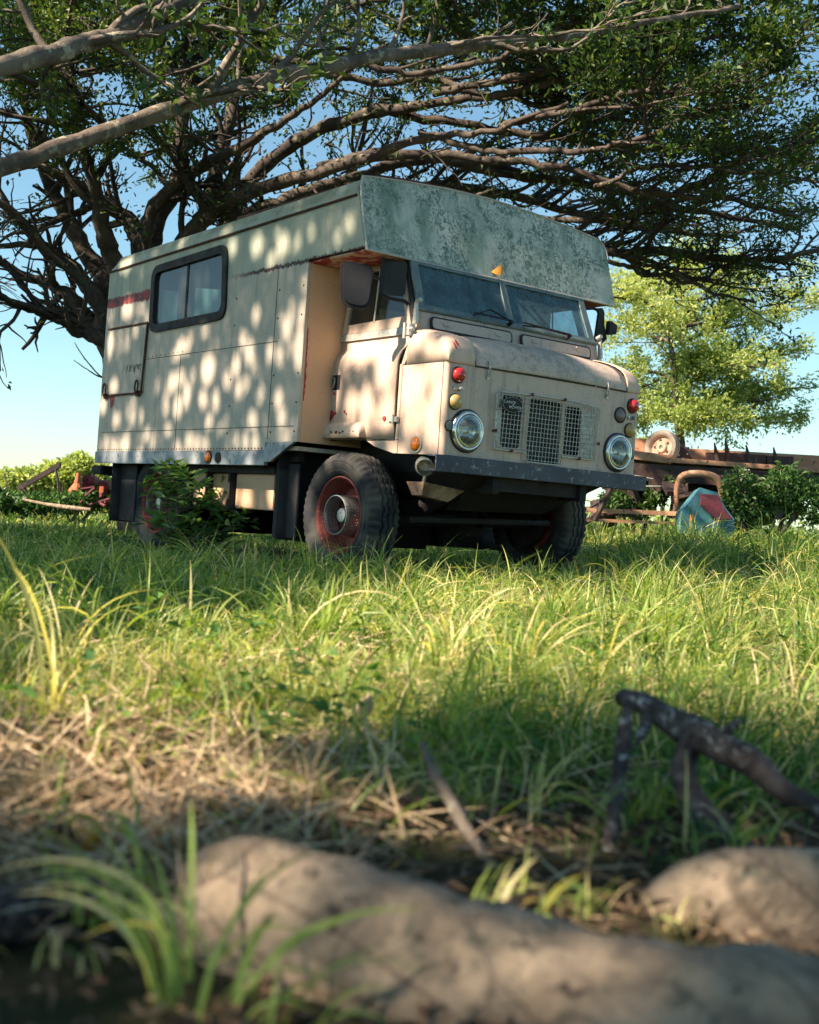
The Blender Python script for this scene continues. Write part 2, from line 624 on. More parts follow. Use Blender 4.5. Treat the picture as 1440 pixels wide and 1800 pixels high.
# roof with flanks leaning in
def roof(u, v):
    x0 = -3.50
    sec = [(-WB, 0), (-1.150, .06), (-1.125, .115), (-1.06, .142), (-.8, .172), (-.4, .208), (0, .222), (.4, .208), (.8, .172), (1.06, .142), (1.125, .115), (1.150, .06), (WB, 0)]
    y, h = sec[int(round(v * 12))]
    x1 = .272 - .28 * h
    z0 = 2.415 + .05 * u
    zz = z0 + h * (1 if u > .03 else .35 + u * 20)
    x = x0 + (x1 - x0) * u + (h * .45 if u < .03 else 0)
    return (x, y, zz)


mb = MB()
mb.grid(lambda u, v: roof([0, .02, .04, .1, .25, .4, .55, .7, .85, 1][int(round(u * 9))], v), 9, 12)
mb.build('roof', M['box'], T, 40)
mb = MB()
outl = [(-1.160, 2.10), (1.160, 2.10), (1.158, 2.465), (1.150, 2.53), (1.125, 2.585), (1.06, 2.612), (.8, 2.642), (.4, 2.678), (0, 2.692), (-.4, 2.678), (-.8, 2.642), (-1.06, 2.612), (-1.128, 2.600), (-1.150, 2.53), (-1.158, 2.465)]
mb.plate(outl, [], lambda a, b, t: (.378 - (b - 2.12) * .285 + t, a, b), .018)
mb.build('overcab_panel', M['algae'], T, 30)
# pale folded edge along the overcab panel
mb = MB()
pts = [(.398 - (b - 2.12) * .285, a, b) for a, b in outl]
mb.tube(pts[2:15], .007, 6)
mb.tube([pts[0], pts[1]], .008, 6)
mb.tube([pts[14], pts[0]], .007, 6)
mb.build('edge_trim', M['galv'], T)
mb = MB()
mb.box(-.268, .372, -1.13, 1.13, 2.104, 2.116)
mb.build('overcab_underside', M['luton_under'], T)
# front wall of the box beside the cab
mb = MB()
mb.box(-.30, -.272, -WB + .027, WB - .027, .88, 2.10)
mb.build('box_front_wall', M['peach'], T)
mb = MB()
jag = [(1.66 - .02 * i, .006 + .012 * rnd.random() * math.sin(i / 25 * 3.14) ** .5) for i in range(26)]
mb.plate([(0, z) for z, w in jag][::-1] + [(w, z) for z, w in jag], [], lambda a, b, t: (-.2715 + t, -WB + .028 + a, b), .0015)
mb.plate([(-.80 - w * 1.2, z + .03) for z, w in jag[:14]] + [(-.80, z + .03) for z, w in jag[:14]][::-1], [], lambda a, b, t: (-.2715 + t, a, b), .0015)
mb.build('peeled_red_patch', M['red'], T)
# rain gutter
for sgn in (-1, 1):
    mb = MB()
    mb.tube([(-3.50, sgn * (WB + .006), 2.412), (-1.5, sgn * (WB + .010), 2.444), (.255, sgn * (WB + .006), 2.474)], .009, 6)
    mb.build('rain_gutter', M['rust'], T)
# dark slab on the roof behind the front edge, and debris boards
mb = MB()
for i in range(12):
    y0, y1 = -.93 + i * .16, -.93 + (i + 1) * .16
    za = lambda y: 2.690 - .072 * (y / 1.08) ** 2
    mb.hexa([(-1.7, y0, za(y0) + .0), (.12, y0, za(y0)), (.12, y1, za(y1)), (-1.7, y1, za(y1)),
             (-1.7, y0, za(y0) + .038), (.15, y0, za(y0) + .038), (.15, y1, za(y1) + .038), (-1.7, y1, za(y1) + .038)])
mb.build('roof_cover', M['rust'], T, 50)
# rivets and seams on the side
mb = MB()
for i in range(62):
    x = -3.48 + i * .046
    mb.lathe([(0, .007), (.004, .006), (.006, .0)], (x, -WB, .835), (0, -1, 0), 6)
for zc in (.95, 1.15, 1.35, 1.75, 1.95):
    for x in (-.31, -.62, -1.22):
        mb.lathe([(0, .008), (.004, .006), (.006, .0)], (x + rnd.uniform(-.005, .005), -WB, zc), (0, -1, 0), 6)
for i in range(9):
    x = -2.62 + i * .075
    mb.lathe([(0, .006), (.003, .005), (.005, .0)], (x, -WB, 1.603 + .001 * i), (0, -1, 0), 6)
mb.build('rivets', M['rust'], T)
mb = MB()
for (xa, za, xb, zb) in ((-2.66, 1.585, -.60, 1.594), (-3.45, .985, -.32, 1.045)):
    mb.box(xa, xb, -WB - .0025, -WB + .002, min(za, zb), max(za, zb) if False else min(za, zb) + .004)
mb.box(-2.045, -2.041, -WB - .0025, -WB + .002, .84, 1.585)
mb.box(-.655, -.651, -WB - .0025, -WB + .002, .90, 2.09)
mb.build('panel_seam', M['seam'], T, 0)
# camper window
win_o = rquad([(-2.62, 1.80), (-1.35, 1.81), (-1.385, 2.385), (-2.635, 2.355)], .12)
win_i = rquad([(-2.555, 1.865), (-1.415, 1.875), (-1.45, 2.32), (-2.57, 2.295)], .07)
mb = MB()
mb.plate(win_o, [win_i], lambda a, b, t: (a, -WB - .018 + t, b), .036)
wf = mb.build('window_frame', M['rubber'], T)
mb = MB()
mb.add([(-2.57, -WB + .006, 1.85), (-1.40, -WB + .006, 1.85), (-1.40, -WB + .006, 2.33), (-2.57, -WB + .006, 2.33)], [[0, 1, 2, 3]])
mb.build('window_pane', M['wglass'], wf)
mb = MB()
mb.box(-2.028, -2.016, -WB - .004, -WB + .002, 1.87, 2.31)
mb.build('window_divider', M['rubber'], wf)
mb = MB()
cv = lambda a, b, t: (a, -WB + .07 + t + .012 * math.sin(a * 30), b)
mb.plate([(-2.56, 1.82), (-2.30, 1.82), (-2.30, 2.13), (-2.56, 2.17)], [], cv, .004)
mb.plate([(-2.02, 1.82), (-1.40, 1.82), (-1.40, 2.04), (-2.02, 2.13)], [], cv, .004)
mb.build('curtain', M['curtain'], T)
mb = MB()
mb.box(-2.9, -1.0, -.98, -.96, .9, 2.4)
mb.build('interior_partition', M['dark'], T)
# small hatch at the rear of the side
mb = MB()
mb.box(-3.40, -2.665, -WB - .008, -WB + .0, 1.318, 1.885, .003)
ht = mb.build('side_hatch', M['box'], T)
mb = MB()
mb.tube([(-3.42, -WB - .012, 1.897), (-2.652, -WB - .012, 1.893)], .009, 6)
mb.tube([(-2.652, -WB - .012, 1.893), (-2.69, -WB - .012, 1.31)], .011, 6)
mb.tube([(-3.38, -WB - .012, 1.305), (-2.69, -WB - .012, 1.31)], .007, 6)
mb.build('hatch_edge', M['rust'], ht)
for x in (-3.39, -2.75):
    mb = MB()
    mb.box(x - .035, x + .035, -WB - .02, -WB - .009, 1.28, 1.33, .004)
    mb.tube([(x + .03 * math.cos(a), -WB - .03, 1.36 + .055 * math.sin(a)) for a in [i * math.pi / 6 for i in range(13)]], .008, 6)
    mb.build('hatch_latch', M['rust'], ht)
mb = MB()
mb.plate([(-3.33, 1.30), (-3.22, 1.31), (-3.25, 1.22), (-3.29, 1.19), (-3.31, 1.25)], [], lambda a, b, t: (a, -WB - .003 + t, b), .002)
mb.build('peeled_red_patch', M['red'], T)
# skirt
mb = MB()
mb.box(-3.54, -.66, -WB - .010, -WB + .02, .715, .818, .003)
mb.plate([(-.66, .739), (-.58, .739), (-.285, .878), (-.66, .878)], [], lambda a, b, t: (a, -WB - .016 + t, b), .024)
mb.build('skirt', M['skirt'], T)
mb = MB()
mb.box(-3.54, -.66, WB - .02, WB + .010, .715, .818, .003)
mb.build('skirt', M['skirt'], T)


def disc_lamp(name, c, ax, r, mat, rimmat, parent, h=.022):
    mb = MB()
    mb.lathe([(-.004, r * 1.22), (.008, r * 1.2), (.010, r), (.002, r * .98)], c, ax, 24)
    o = mb.build(name, rimmat, parent)
    mb = MB()
    mb.lathe([(.006, r * .97), (.006 + h * .6, r * .86), (.006 + h * .9, r * .5), (.006 + h, 0.0001)], c, ax, 24)
    mb.build('lens', mat, o, 60)
    return o


disc_lamp('side_marker', (-1.465, -WB - .010, .772), (0, -1, 0), .042, M['amber'], M['rust'], T)
disc_lamp('side_marker', (-1.317, -WB - .010, .768), (0, -1, 0), .034, M['rubber'], M['black'], T, .01)

# ------------------------------------------------------------ cab
prof = [(.950, 1.385), (.948, 1.415), (.938, 1.445), (.915, 1.485), (.88, 1.517), (.83, 1.547), (.77, 1.572), (.70, 1.592), (.62, 1.607), (.535, 1.615)]


def arcp(s):
    s = min(max(s, 0), 1) * (len(prof) - 1)
    i = min(int(s), len(prof) - 2)
    t = s - i
    return prof[i][0] * (1 - t) + prof[i + 1][0] * t, prof[i][1] * (1 - t) + prof[i + 1][1] * t


def bonnet(u, v):
    x, z = arcp(u)
    y = -.66 + 1.40 * v
    cr = .030 * (1 - ((v - .5) * 2) ** 2)
    return (x + cr * .25, y, z + cr * min(1, .35 + u * 1.5))


mb = MB()
mb.grid(bonnet, 27, 24)
mb.build('bonnet', M['bonnet'], T, 50, .006)


def wingtop(sg, a, b, pf=.028):
    def fn(u, v):
        x, z = arcp(u)
        y = a + (b - a) * min(v * 1.25, 1.0) if v <= .5 else None
        # v 0..1 : inner edge -> rounded outer shoulder
        w = v
        yy = a + (b - a) * math.sin(min(w, 1) * math.pi / 2)
        drop = (1 - math.cos(min(w, 1) * math.pi / 2))
        puff = pf * math.sin(min(u * 1.6, 1) * math.pi) + (.018 if u > .15 else 0.018 * u / .15)
        base = 1.395
        h = (z + puff) - base
        zz = base + h * math.sqrt(max(0, 1 - max(0, (w - .25) / .75) ** 2.6))
        return (x, yy, zz)
    return fn


mb = MB()
mb.grid(wingtop(-1, -.664, -.880), 27, 16)
mb.build('wing_top', M['cab'], T, 50, .006)
mb = MB()
mb.grid(wingtop(1, .744, .880, .008), 27, 16)
mb.build('wing_top', M['cab'], T, 50, .006)
# seam lips
mb = MB()
mb.tube([(x + .001, -.662, z + .003) for x, z in prof], .0045, 6)
mb.tube([(x + .001, .742, z + .003) for x, z in prof], .0045, 6)
mb.tube([(.954, -.66 + i * .07, 1.386 + .004 * math.sin(i / 20 * math.pi)) for i in range(21)], .0055, 6)
mb.build('bonnet_seam', M['seam'], T)
# wing side panels, front corner rounded
for sg in (-1, 1):
    mb = MB()
    arch = [(.50, .822), (.925, .812), (.925, 1.392), (.50, 1.392)]
    mb.plate(arch, [], lambda a, b, t: (a, sg * (.880 - t), b), .008)
    mb.grid(lambda u, v: (.925 + .024 * math.sin(u * math.pi / 2), sg * (.856 + .024 * math.cos(u * math.pi / 2)), .812 + .58 * v), 5, 1)
    mb.build('wing', M['cab'], T, 40)
mb = MB()
mb.box(.50, .945, -.8825, -.8795, 1.391, 1.396)
mb.box(.905, .908, -.8825, -.8795, .82, 1.39)
mb.build('panel_seam', M['seam'], T, 0)
# front panel with grille opening
gh = rquad([(-.452, .895), (-.475, 1.24), (.462, 1.24), (.430, .895)], .03)
openings = [rrect(-.41, -.235, .905, 1.238, .03), rrect(-.175, .118, .822, 1.245, .035), rrect(.152, .31, .90, 1.225, .03)]
fo = [(-.858, .815), (.858, .815), (.858, 1.383), (-.858, 1.383)]
mb = MB()
hl = [[(y + .113 * math.cos(a), z + .113 * math.sin(a)) for a in [i * math.pi / 14 for i in range(28)]] for y, z in ((-.700, .975), (.682, .958))]
mb.plate(fo, openings + hl, lambda a, b, t: (.949 - t, a, b), .010)
# pressed ribs around the openings
for (a, b) in ((-.205, 1), (.135, 1)):
    mb.box(.947, .956, a - .018, a + .018, .83, 1.245, .004)
mb.build('front_panel', M['front'], T, 30)
# pale radiator side blanks (recessed, behind the mesh)
mb = MB()
mb.box(.9495, .9525, -.452, -.412, .91, 1.22, .001)
mb.build('radiator_blank', M['galv'], T)
mb = MB()
mb.box(.9495, .9525, .318, .44, .90, 1.20, .001)
mb.build('radiator_blank', M['galv'], T)
mb = MB()
mb.box(.83, .86, -.45, .45, .80, 1.30)
mb.build('radiator', M['dark'], T)
# wire mesh guard
mb = MB()
xg = .972
n_ = 0
y = -.465
while y < .47:
    lo = .822 if -.185 < y < .125 else .885
    tilt = lambda z, y=y: y - (1.24 - z) * .04
    mb.tube([(xg, tilt(lo), lo), (xg + .002, tilt(1.247), 1.247)], .0023, 5)
    y += .0305
z = .90
while z < 1.245:
    mb.tube([(xg, -.47, z), (xg, .465 if z > .9 else .45, z)], .0023, 5)
    z += .0305
for z in (.868, .84):
    mb.tube([(xg, -.19, z), (xg, .125, z)], .0023, 5)
fr = [(-.478, .885), (-.48, 1.23), (-.45, 1.250), (-.1, 1.262), (.2, 1.262), (.44, 1.245), (.468, 1.22), (.445, .885), (.13, .885), (.12, .824), (-.19, .824), (-.195, .885)]
mb.tube([(xg, a, b) for a, b in fr] + [(xg, fr[0][0], fr[0][1])], .0048, 6)
mg = mb.build('grille_guard', M['galv'], T)
mb = MB()
for (a, b) in ((-.18, 1.262), (.12, 1.262), (-.33, .884), (.29, .884), (-.478, 1.0), (.465, 1.0)):
    mb.tube([(.948, a, b), (.98, a, b)], .007, 8)
    mb.lathe([(0, .012), (.006, .010), (.007, 0.0001)], (.978, a, b), (1, 0, 0), 8)
mb.build('guard_bolts', M['rust'], mg)
# oval badge
mb = MB()
mb.lathe([(0, .079), (.006, .079), (.009, .072), (.0092, .0001)], (0, 0, 0), (1, 0, 0), 40)
bd = mb.build('badge', M['black'], T)
bd.location = (.977, -.355, 1.176)
bd.scale = (1, 1.12, .62)
mb = MB()
mb.tube([(.010, .076 * math.cos(a), .076 * math.sin(a)) for a in [i * math.pi / 20 for i in range(41)]], .0016, 5)
mb.tube([(.0105, .022, .030), (.0105, .0, -.003), (.0105, .010, .003), (.0105, -.022, -.030)], .0022, 5)
mb.build('badge_rim', M['galv'], bd)


def text(body, size, loc, rot, mat, parent, ext=.001, sx=1.0):
    cu = bpy.data.curves.new('t', 'FONT')
    cu.body = body
    cu.size = size
    cu.extrude = ext
    cu.align_x = 'CENTER'
    cu.align_y = 'CENTER'
    to = bpy.data.objects.new('t', cu)
    COL.objects.link(to)
    bpy.context.view_layer.update()
    me = bpy.data.meshes.new_from_object(to.evaluated_get(bpy.context.evaluated_depsgraph_get()))
    bpy.data.objects.remove(to)
    me.materials.clear()
    me.materials.append(mat)
    o = bpy.data.objects.new('lettering', me)
    COL.objects.link(o)
    o.location = loc
    o.rotation_euler = rot
    o.scale = (sx, 1, 1)
    o.parent = parent
    return o


text('LAND', .040, (.0105, -.026, .022), (math.pi / 2, 0, math.pi / 2), M['galv'], bd, sx=.8)
text('ROVER', .040, (.0105, .020, -.026), (math.pi / 2, 0, math.pi / 2), M['galv'], bd, sx=.8)


# headlights
def headlight(y, z):
    c = (.949, y, z)
    mb = MB()
    mb.lathe([(0, .128), (.018, .128), (.030, .122), (.034, .112), (.030, .104), (.020, .100), (.034, .098), (.036, .092), (.026, .088)], c, (1, 0, 0), 40)
    h = mb.build('headlight', M['chrome'], T, 50)
    mb = MB()
    mb.lathe([(.022, .100), (-.02, .082), (-.05, .05), (-.065, .018), (-.03, .016), (-.025, .0001)], c, (1, 0, 0), 32)
    mb.build('reflector', M['reflector'], h, 60)
    mb = MB()
    mb.lathe([(.024, .1005), (.034, .094), (.048, .075), (.058, .045), (.062, .0001)], c, (1, 0, 0), 32)
    mb.lathe([(.022, .0995), (.030, .093), (.044, .074), (.054, .045), (.058, .0001)], c, (1, 0, 0), 32)
    mb.build('lens', M['hglass'], h, 60)
    mb = MB()
    mb.lathe([(-.001, .136), (.010, .137), (.014, .129), (.002, .127)], c, (1, 0, 0), 40)
    mb.build('seal', M['rubber'], h)
    return h


headlight(-.700, .975)
headlight(.682, .958)


def small_lamp(name, y, z, r, mat, h=.03):
    mb = MB()
    c = (.949, y, z)
    mb.lathe([(0, r * 1.12), (.008, r * 1.12), (.010, r * 1.0), (.003, r * .98)], c, (1, 0, 0), 28)
    o = mb.build(name, M['rubber'], T)
    mb = MB()
    mb.lathe([(.005, r), (.005 + h * .45, r * .95), (.005 + h * .8, r * .7), (.005 + h * .95, r * .35), (.005 + h, .0001)], c, (1, 0, 0), 28)
    mb.build('lens', mat, o, 60)
    return o


small_lamp('red_lamp', -.797, 1.314, .047, M['redlens'], .045)
small_lamp('red_lamp', .806, 1.294, .047, M['redlens'], .045)
small_lamp('indicator_lamp', -.810, 1.147, .046, M['yellow'], .04)
small_lamp('indicator_lamp', .792, 1.122, .046, M['yellow'], .04)
small_lamp('dull_round_lamp', .688, 1.219, .050, M['dull'], .012)
small_lamp('reflector', -.842, .995, .032, M['teal'], .012)
small_lamp('reflector', .822, .958, .032, M['teal'], .012)
for y, z in ((-.795, 1.227), (.80, 1.208)):
    mb = MB()
    mb.box(.949, .962, y - .036, y + .028, z - .012, z + .014, .005)
    mb.tube([(.96, y + .012, z + .002), (.985, y + .012, z + .004)], .012, 10)
    mb.build('lamp_bracket', M['steel'], T)
# bonnet latches
for y in (-.552, .541):
    mb = MB()
    mb.box(.949, .958, y - .014, y + .014, 1.318, 1.350, .003)
    mb.tube([(.958, y - .006, 1.33), (.966, y - .006, 1.37), (.966, y + .0, 1.40), (.957, y, 1.425)], .0045, 6)
    mb.tube([(.958, y + .008, 1.33), (.968, y + .008, 1.375), (.966, y + .0, 1.40)], .0045, 6)
    mb.box(.935, .958, y - .010, y + .020, 1.418, 1.434, .004)
    mb.build('bonnet_latch', M['steel'], T)
# front indicator on the wing
disc_lamp('side_indicator', (.692, -.882, .882), (0, -1, 0), .047, M['amber'], M['galv'], T)
# dented red scrape on wing top
mb = MB()
wt_ = wingtop(-1, -.664, -.880)
for (ua, ub, va, vb) in ((.16, .30, .48, .54), (.22, .34, .40, .47)):
    mb.grid(lambda u, v: (lambda p: (p[0] + .004, p[1], p[2] + .006))(wt_(ua + (ub - ua) * u, va + (vb - va) * (v - .5) * math.sin(math.pi * (u * .9 + .05)) + (vb - va) * .5 + .05 * u)), 8, 2)
mb.build('peeled_red_patch', M['red'], T)

# bumper: channel section
mb = MB()
mb.box(.962, 1.050, -.96, .96, .800, .811, .002)
mb.box(.962, 1.050, -.96, .96, .709, .720, .002)
mb.box(1.040, 1.052, -.96, .96, .709, .811, .003)
mb.box(.90, .962, -.42, -.36, .72, .80)
mb.box(.90, .962, .36, .42, .72, .80)
for y in (-.62, -.2, .25, .7):
    mb.lathe([(0, .014), (.008, .012), (.010, .0001)], (.99, y, .811), (0, 0, 1), 6)
bo = mb.build('bumper', M['bumper'], T)
bo.location = (-.075, 0, 0)
for v_ in (0,):
    bo.location = (-.060, 0, 0)

# ------------------------------------------------------------ doors and upper cab
for sg in (-1, 1):
    # lower door skin with bulged shoulder
    zs = [(.915, .876), (1.0, .886), (1.2, .892), (1.40, .890), (1.455, .884), (1.49, .868), (1.515, .848), (1.535, .838), (1.60, .836)]
    mb = MB()

    def dsk(u, v):
        k = min(int(v * 8 + .001), 8)
        z, y = zs[k]
        x = -.330 + (.452 + .330) * u
        if z > 1.5:
            x = -.272 + (.50 + .272) * u
        elif z > 1.44:
            x = -.31 + (.46 + .31) * u
        return (x, sg * y, z)
    mb.grid(dsk, 8, 8)
    mb.build('door', M['cab'], T, 50, .010)
    dr = COL.objects[-1] if False else bpy.data.objects[T.children[-1].name]
    mb = MB()
    mb.tube([(-.333, sg * .880, .915), (-.336, sg * .893, 1.2), (-.330, sg * .890, 1.42), (-.316, sg * .872, 1.49), (-.28, sg * .845, 1.53)], .006, 6)
    mb.tube([(.458, sg * .880, .915), (.458, sg * .892, 1.2), (.460, sg * .889, 1.42), (.470, sg * .868, 1.49), (.508, sg * .842, 1.54), (.515, sg * .84, 1.62)], .006, 6)
    mb.tube([(-.33, sg * .880, .913), (.50, sg * .880, .910)], .005, 6)
    mb.build('door_seal', M['seam'], dr)
    # handle recess
    mb = MB()
    mb.box(-.276, -.175, sg * .889, sg * .8965, 1.255, 1.365, .006)
    hh = mb.build('handle_recess', M['black'], dr)
    mb = MB()
    mb.tube([(-.25, sg * .899, 1.345), (-.225, sg * .908, 1.33), (-.235, sg * .908, 1.285), (-.255, sg * .90, 1.27)], .008, 8)
    mb.build('handle', M['steel'], hh)
    # hinge
    for hz in (1.04,):
        mb = MB()
        mb.box(.40, .452, sg * .892, sg * .902, hz - .018, hz + .018, .004)
        mb.box(.465, .50, sg * .886, sg * .902, hz - .018, hz + .018, .004)
        mb.tube([(.458, sg * .903, hz - .03), (.458, sg * .903, hz + .03)], .010, 8)
        mb.build('hinge', M['galv'], dr)
    # galvanised waist strip
    mb = MB()
    mb.hexa([(-.272, sg * .840, 1.598), (.50, sg * .840, 1.598), (.50, sg * .856, 1.598), (-.272, sg * .856, 1.598),
             (-.275, sg * .836, 1.648), (.50, sg * .836, 1.648), (.50, sg * .850, 1.648), (-.275, sg * .850, 1.648)])
    mb.build('waist_strip', M['galv'], dr)
    # window frame of the door (outer/inner outline in x,z), leaning inward
    wo_ = [(-.272, 1.652), (.500, 1.652), (.335, 2.102), (-.238, 2.102)]
    wi_ = [(-.222, 1.712), (.428, 1.722), (.300, 2.065), (-.192, 2.065)]
    mb = MB()
    lean = lambda a, b, t: (a, sg * (.842 - (b - 1.65) * .075 - t), b)
    mb.plate(wo_, [wi_], lean, .022)
    wfr = mb.build('door_window_frame', M['cab'], dr)
    mb = MB()
    mb.add([(a, sg * (.830 - (b - 1.65) * .075), b) for a, b in ((-.23, 1.70), (.45, 1.71), (.31, 2.08), (-.20, 2.08))], [[0, 1, 2, 3]])
    mb.build('window_pane', M['glass'], wfr)
    mb = MB()
    mb.hexa([(.085, sg * .838, 1.71), (.10, sg * .838, 1.71), (.10, sg * .842, 1.71), (.085, sg * .842, 1.71),
             (.085, sg * .812, 2.07), (.10, sg * .812, 2.07), (.10, sg * .816, 2.07), (.085, sg * .816, 2.07)])
    mb.build('sliding_pane_edge', M['galv'], wfr)
    # pillar strip between door and wing
    mb = MB()
    mb.box(.466, .498, sg * .868, sg * .884, .822, 1.40, .003)
    mb.plate([(.466, 1.40), (.498, 1.40), (.53, 1.45), (.56, 1.62), (.52, 1.75), (.505, 1.75), (.51, 1.60), (.49, 1.50)], [], lambda a, b, t: (a, sg * (.872 - max(0, b - 1.42) * .17 - t), b), .012)
    mb.build('door_pillar', M['cab'], T)
    # sill under the door, cut by the wheel arch
    mb = MB()
    mb.plate([(.150, .908), (.245, .868), (.460, .822), (.498, .822), (.498, .908)], [], lambda a, b, t: (a, sg * (.880 - t), b), .012)
    mb.build('sill', M['cab'], T)
    # step-like mudguard under the door
    mb = MB()

    def mg_(u, v):
        x0, x1 = -.425, .150
        ang = v * math.pi / 2
        y = .875 + .055 * math.sin(ang) if v < .999 else .93
        xx = x0 + (x1 - x0) * u
        e = min((xx - x0), (x1 - xx)) / .06
        f = math.sqrt(max(0, 1 - (1 - min(e, 1)) ** 2))
        zt = .925 + .105 * f
        z = .925 + (zt - .925) * math.cos(ang) ** .6
        return (xx, sg * (.870 + .075 * math.sin(ang) ** .8), z if v < .999 else .922)
    mb.grid(mg_, 30, 10)
    mb.build('mudguard', M['cab'], T, 50, .006)

# dark marks on the mudguard, red chips on the door
mb = MB()
for i in range(16):
    x = rnd.uniform(-.30, .08)
    z = rnd.uniform(.934, .965)
    mb.box(x, x + rnd.uniform(.008, .03), -.9475, -.9445, z, z + rnd.uniform(.004, .014))
mb.build('scuff_marks', M['seam'], T, 0)
mb = MB()
for (x, z, s) in ((-.255, 1.085, .030), (-.275, 1.06, .022), (-.30, 1.03, .018), (-.215, 1.10, .012), (-.10, 1.105, .010), (-.08, 1.09, .007), (-.24, 1.235, .012), (.35, 1.05, .018)):
    k = 9
    mb.plate([(x + s * rnd.uniform(.6, 1.2) * math.cos(2 * math.pi * i / k), z + s * rnd.uniform(.6, 1.3) * math.sin(2 * math.pi * i / k)) for i in range(k)], [], lambda a, b, t: (a, -.8985 + t, b), .006)
mb.build('peeled_red_patch', M['red'], T, 0)

# scuttle panel under the windscreen
mb = MB()


def scut(u, v):
    y = -.835 + 1.67 * v
    pts_ = [(.545, 1.60), (.560, 1.64), (.545, 1.74), (.530, 1.757)]
    x, z = pts_[int(round(u * 3))]
    return (x + .012 * (1 - (y / .85) ** 2), y, z)


mb.grid(scut, 3, 16)
mb.build('scuttle', M['front'], T, 40, .01)
for (y0, y1) in ((-.745, -.035), (.045, .745)):
    mb = MB()
    mpv = lambda a, b, t: (.578 + .012 * (1 - (a / .85) ** 2) - (b - 1.63) * .14 + t, a, b)
    mb.plate(rrect(y0, y1, 1.632, 1.722, .03), [rrect(y0 + .014, y1 - .014, 1.645, 1.712, .022)], mpv, .010)
    vt = mb.build('scuttle_vent', M['rubber'], T)
    mb = MB()
    mb.plate(rrect(y0 + .014, y1 - .014, 1.645, 1.712, .022), [], mpv, .014)
    mb.plate(rrect(y0 + .10, y0 + .16, 1.672, 1.706, .01), [], lambda a, b, t: (mpv(a, b, t)[0] + .013, a, b), .008)
    mb.plate(rrect(y1 - .16, y1 - .10, 1.672, 1.706, .01), [], lambda a, b, t: (mpv(a, b, t)[0] + .013, a, b), .008)
    mb.build('vent_flap', M['front'], vt)
# windscreen
ws = lambda a, b, t: (.530 - (b - 1.757) * .42 + t, a, b)
wsO = [(-.822, 1.757), (.822, 1.757), (.808, 2.112), (-.808, 2.112)]
mb = MB()
mb.plate(wsO, [[(-.765, 1.797), (-.026, 1.797), (-.026, 2.075), (-.752, 2.075)], [(.026, 1.797), (.765, 1.797), (.752, 2.075), (.026, 2.075)]], ws, .022)
mb.tube([(.553, -.835, 1.762), (.562, 0, 1.760), (.553, .835, 1.762)], .014, 8)
wsf = mb.build('windscreen_frame', M['teal'], T)
for y0, y1 in ((-.77, -.02), (.02, .77)):
    mb = MB()
    mb.add([(ws(a, b, 0)[0] + .008, a, b) for a, b in ((y0, 1.79), (y1, 1.79), (y1, 2.08), (y0, 2.08))], [[0, 1, 2, 3]])
    mb.build('windscreen_pane', M['wsglass'], wsf)
# pale A pillars and hinge arms
for sg in (-1, 1):
    mb = MB()
    mb.hexa([(.515, sg * .822, 1.70), (.548, sg * .822, 1.70), (.548, sg * .846, 1.70), (.515, sg * .846, 1.70),
             (.350, sg * .808, 2.10), (.378, sg * .808, 2.10), (.378, sg * .818, 2.10), (.350, sg * .818, 2.10)])
    mb.build('windscreen_pillar', M['black'], T)
    mb = MB()
    mb.hexa([(.550, sg * .848, 1.655), (.585, sg * .848, 1.655), (.585, sg * .870, 1.655), (.550, sg * .870, 1.655),
             (.548, sg * .848, 1.795), (.572, sg * .848, 1.795), (.572, sg * .862, 1.795), (.548, sg * .862, 1.795)])
    mb.tube([(.545, sg * .84, 1.80), (.585, sg * .84, 1.815)], .016, 10)
    mb.tube([(.50, sg * .885, 1.625), (.585, sg * .885, 1.620)], .012, 8)
    mb.box(.515, .56, sg * .846, sg * .895, 1.575, 1.655, .006)
    mb.tube([(.515, sg * .90, 1.56), (.515, sg * .90, 1.66)], .012, 8)
    mb.build('windscreen_hinge', M['galv'], T)
# wipers
for (pts_) in (((.60, -.40, 1.775), (.575, -.235, 1.845), (.60, -.06, 1.785)), ((.60, .05, 1.775), (.59, .25, 1.79), (.60, .50, 1.772))):
    mb = MB()
    mb.tube(pts_, .006, 6)
    a_, b_, c_ = pts_
    mb.tube([(a_[0] + .004, a_[1] - .0, a_[2] + .02), (c_[0] + .004, c_[1], c_[2] + .008)], .008, 6, flat=.6)
    mb.tube([(c_[0] - .03, c_[1], c_[2] - .02), (c_[0] + .01, c_[1], c_[2] + .0)], .014, 8)
    mb.build('wiper', M['black'], T)
# seats, steering wheel, back wall and roof of the cab
mb = MB()
mb.box(-.26, .33, -.80, .80, 2.088, 2.100)
mb.box(-.262, -.25, -.80, .80, 1.0, 2.08)
mb.box(-.25, .50, -.80, .80, 1.02, 1.04)
mb.box(.36, .50, -.80, .80, 1.55, 1.70, .03)
mb.build('cab_lining', M['dark'], T)
for y in (-.42, .42):
    mb = MB()
    mb.box(-.20, .22, y - .25, y + .25, 1.22, 1.36, .04)
    mb.box(-.22, -.10, y - .24, y + .24, 1.38, 1.86, .05)
    mb.build('seat', M['seat'], T)
mb = MB()
c0 = Vector((.25, -.42, 1.72))
axs = Vector((-.45, 0, 1)).normalized()
e1 = Vector((0, 1, 0)); e2 = axs.cross(e1)
mb.tube([c0 + (e1 * math.cos(a) + e2 * math.sin(a)) * .2 for a in [i * math.pi / 16 for i in range(33)]], .012, 8)
for a in (0, 2.1, 4.2):
    mb.tube([c0, c0 + (e1 * math.cos(a) + e2 * math.sin(a)) * .2], .008, 6)
mb.tube([c0, c0 - axs * .35], .02, 8)
mb.build('steering_wheel', M['black'], T)

# mirrors on the near side
mb = MB()
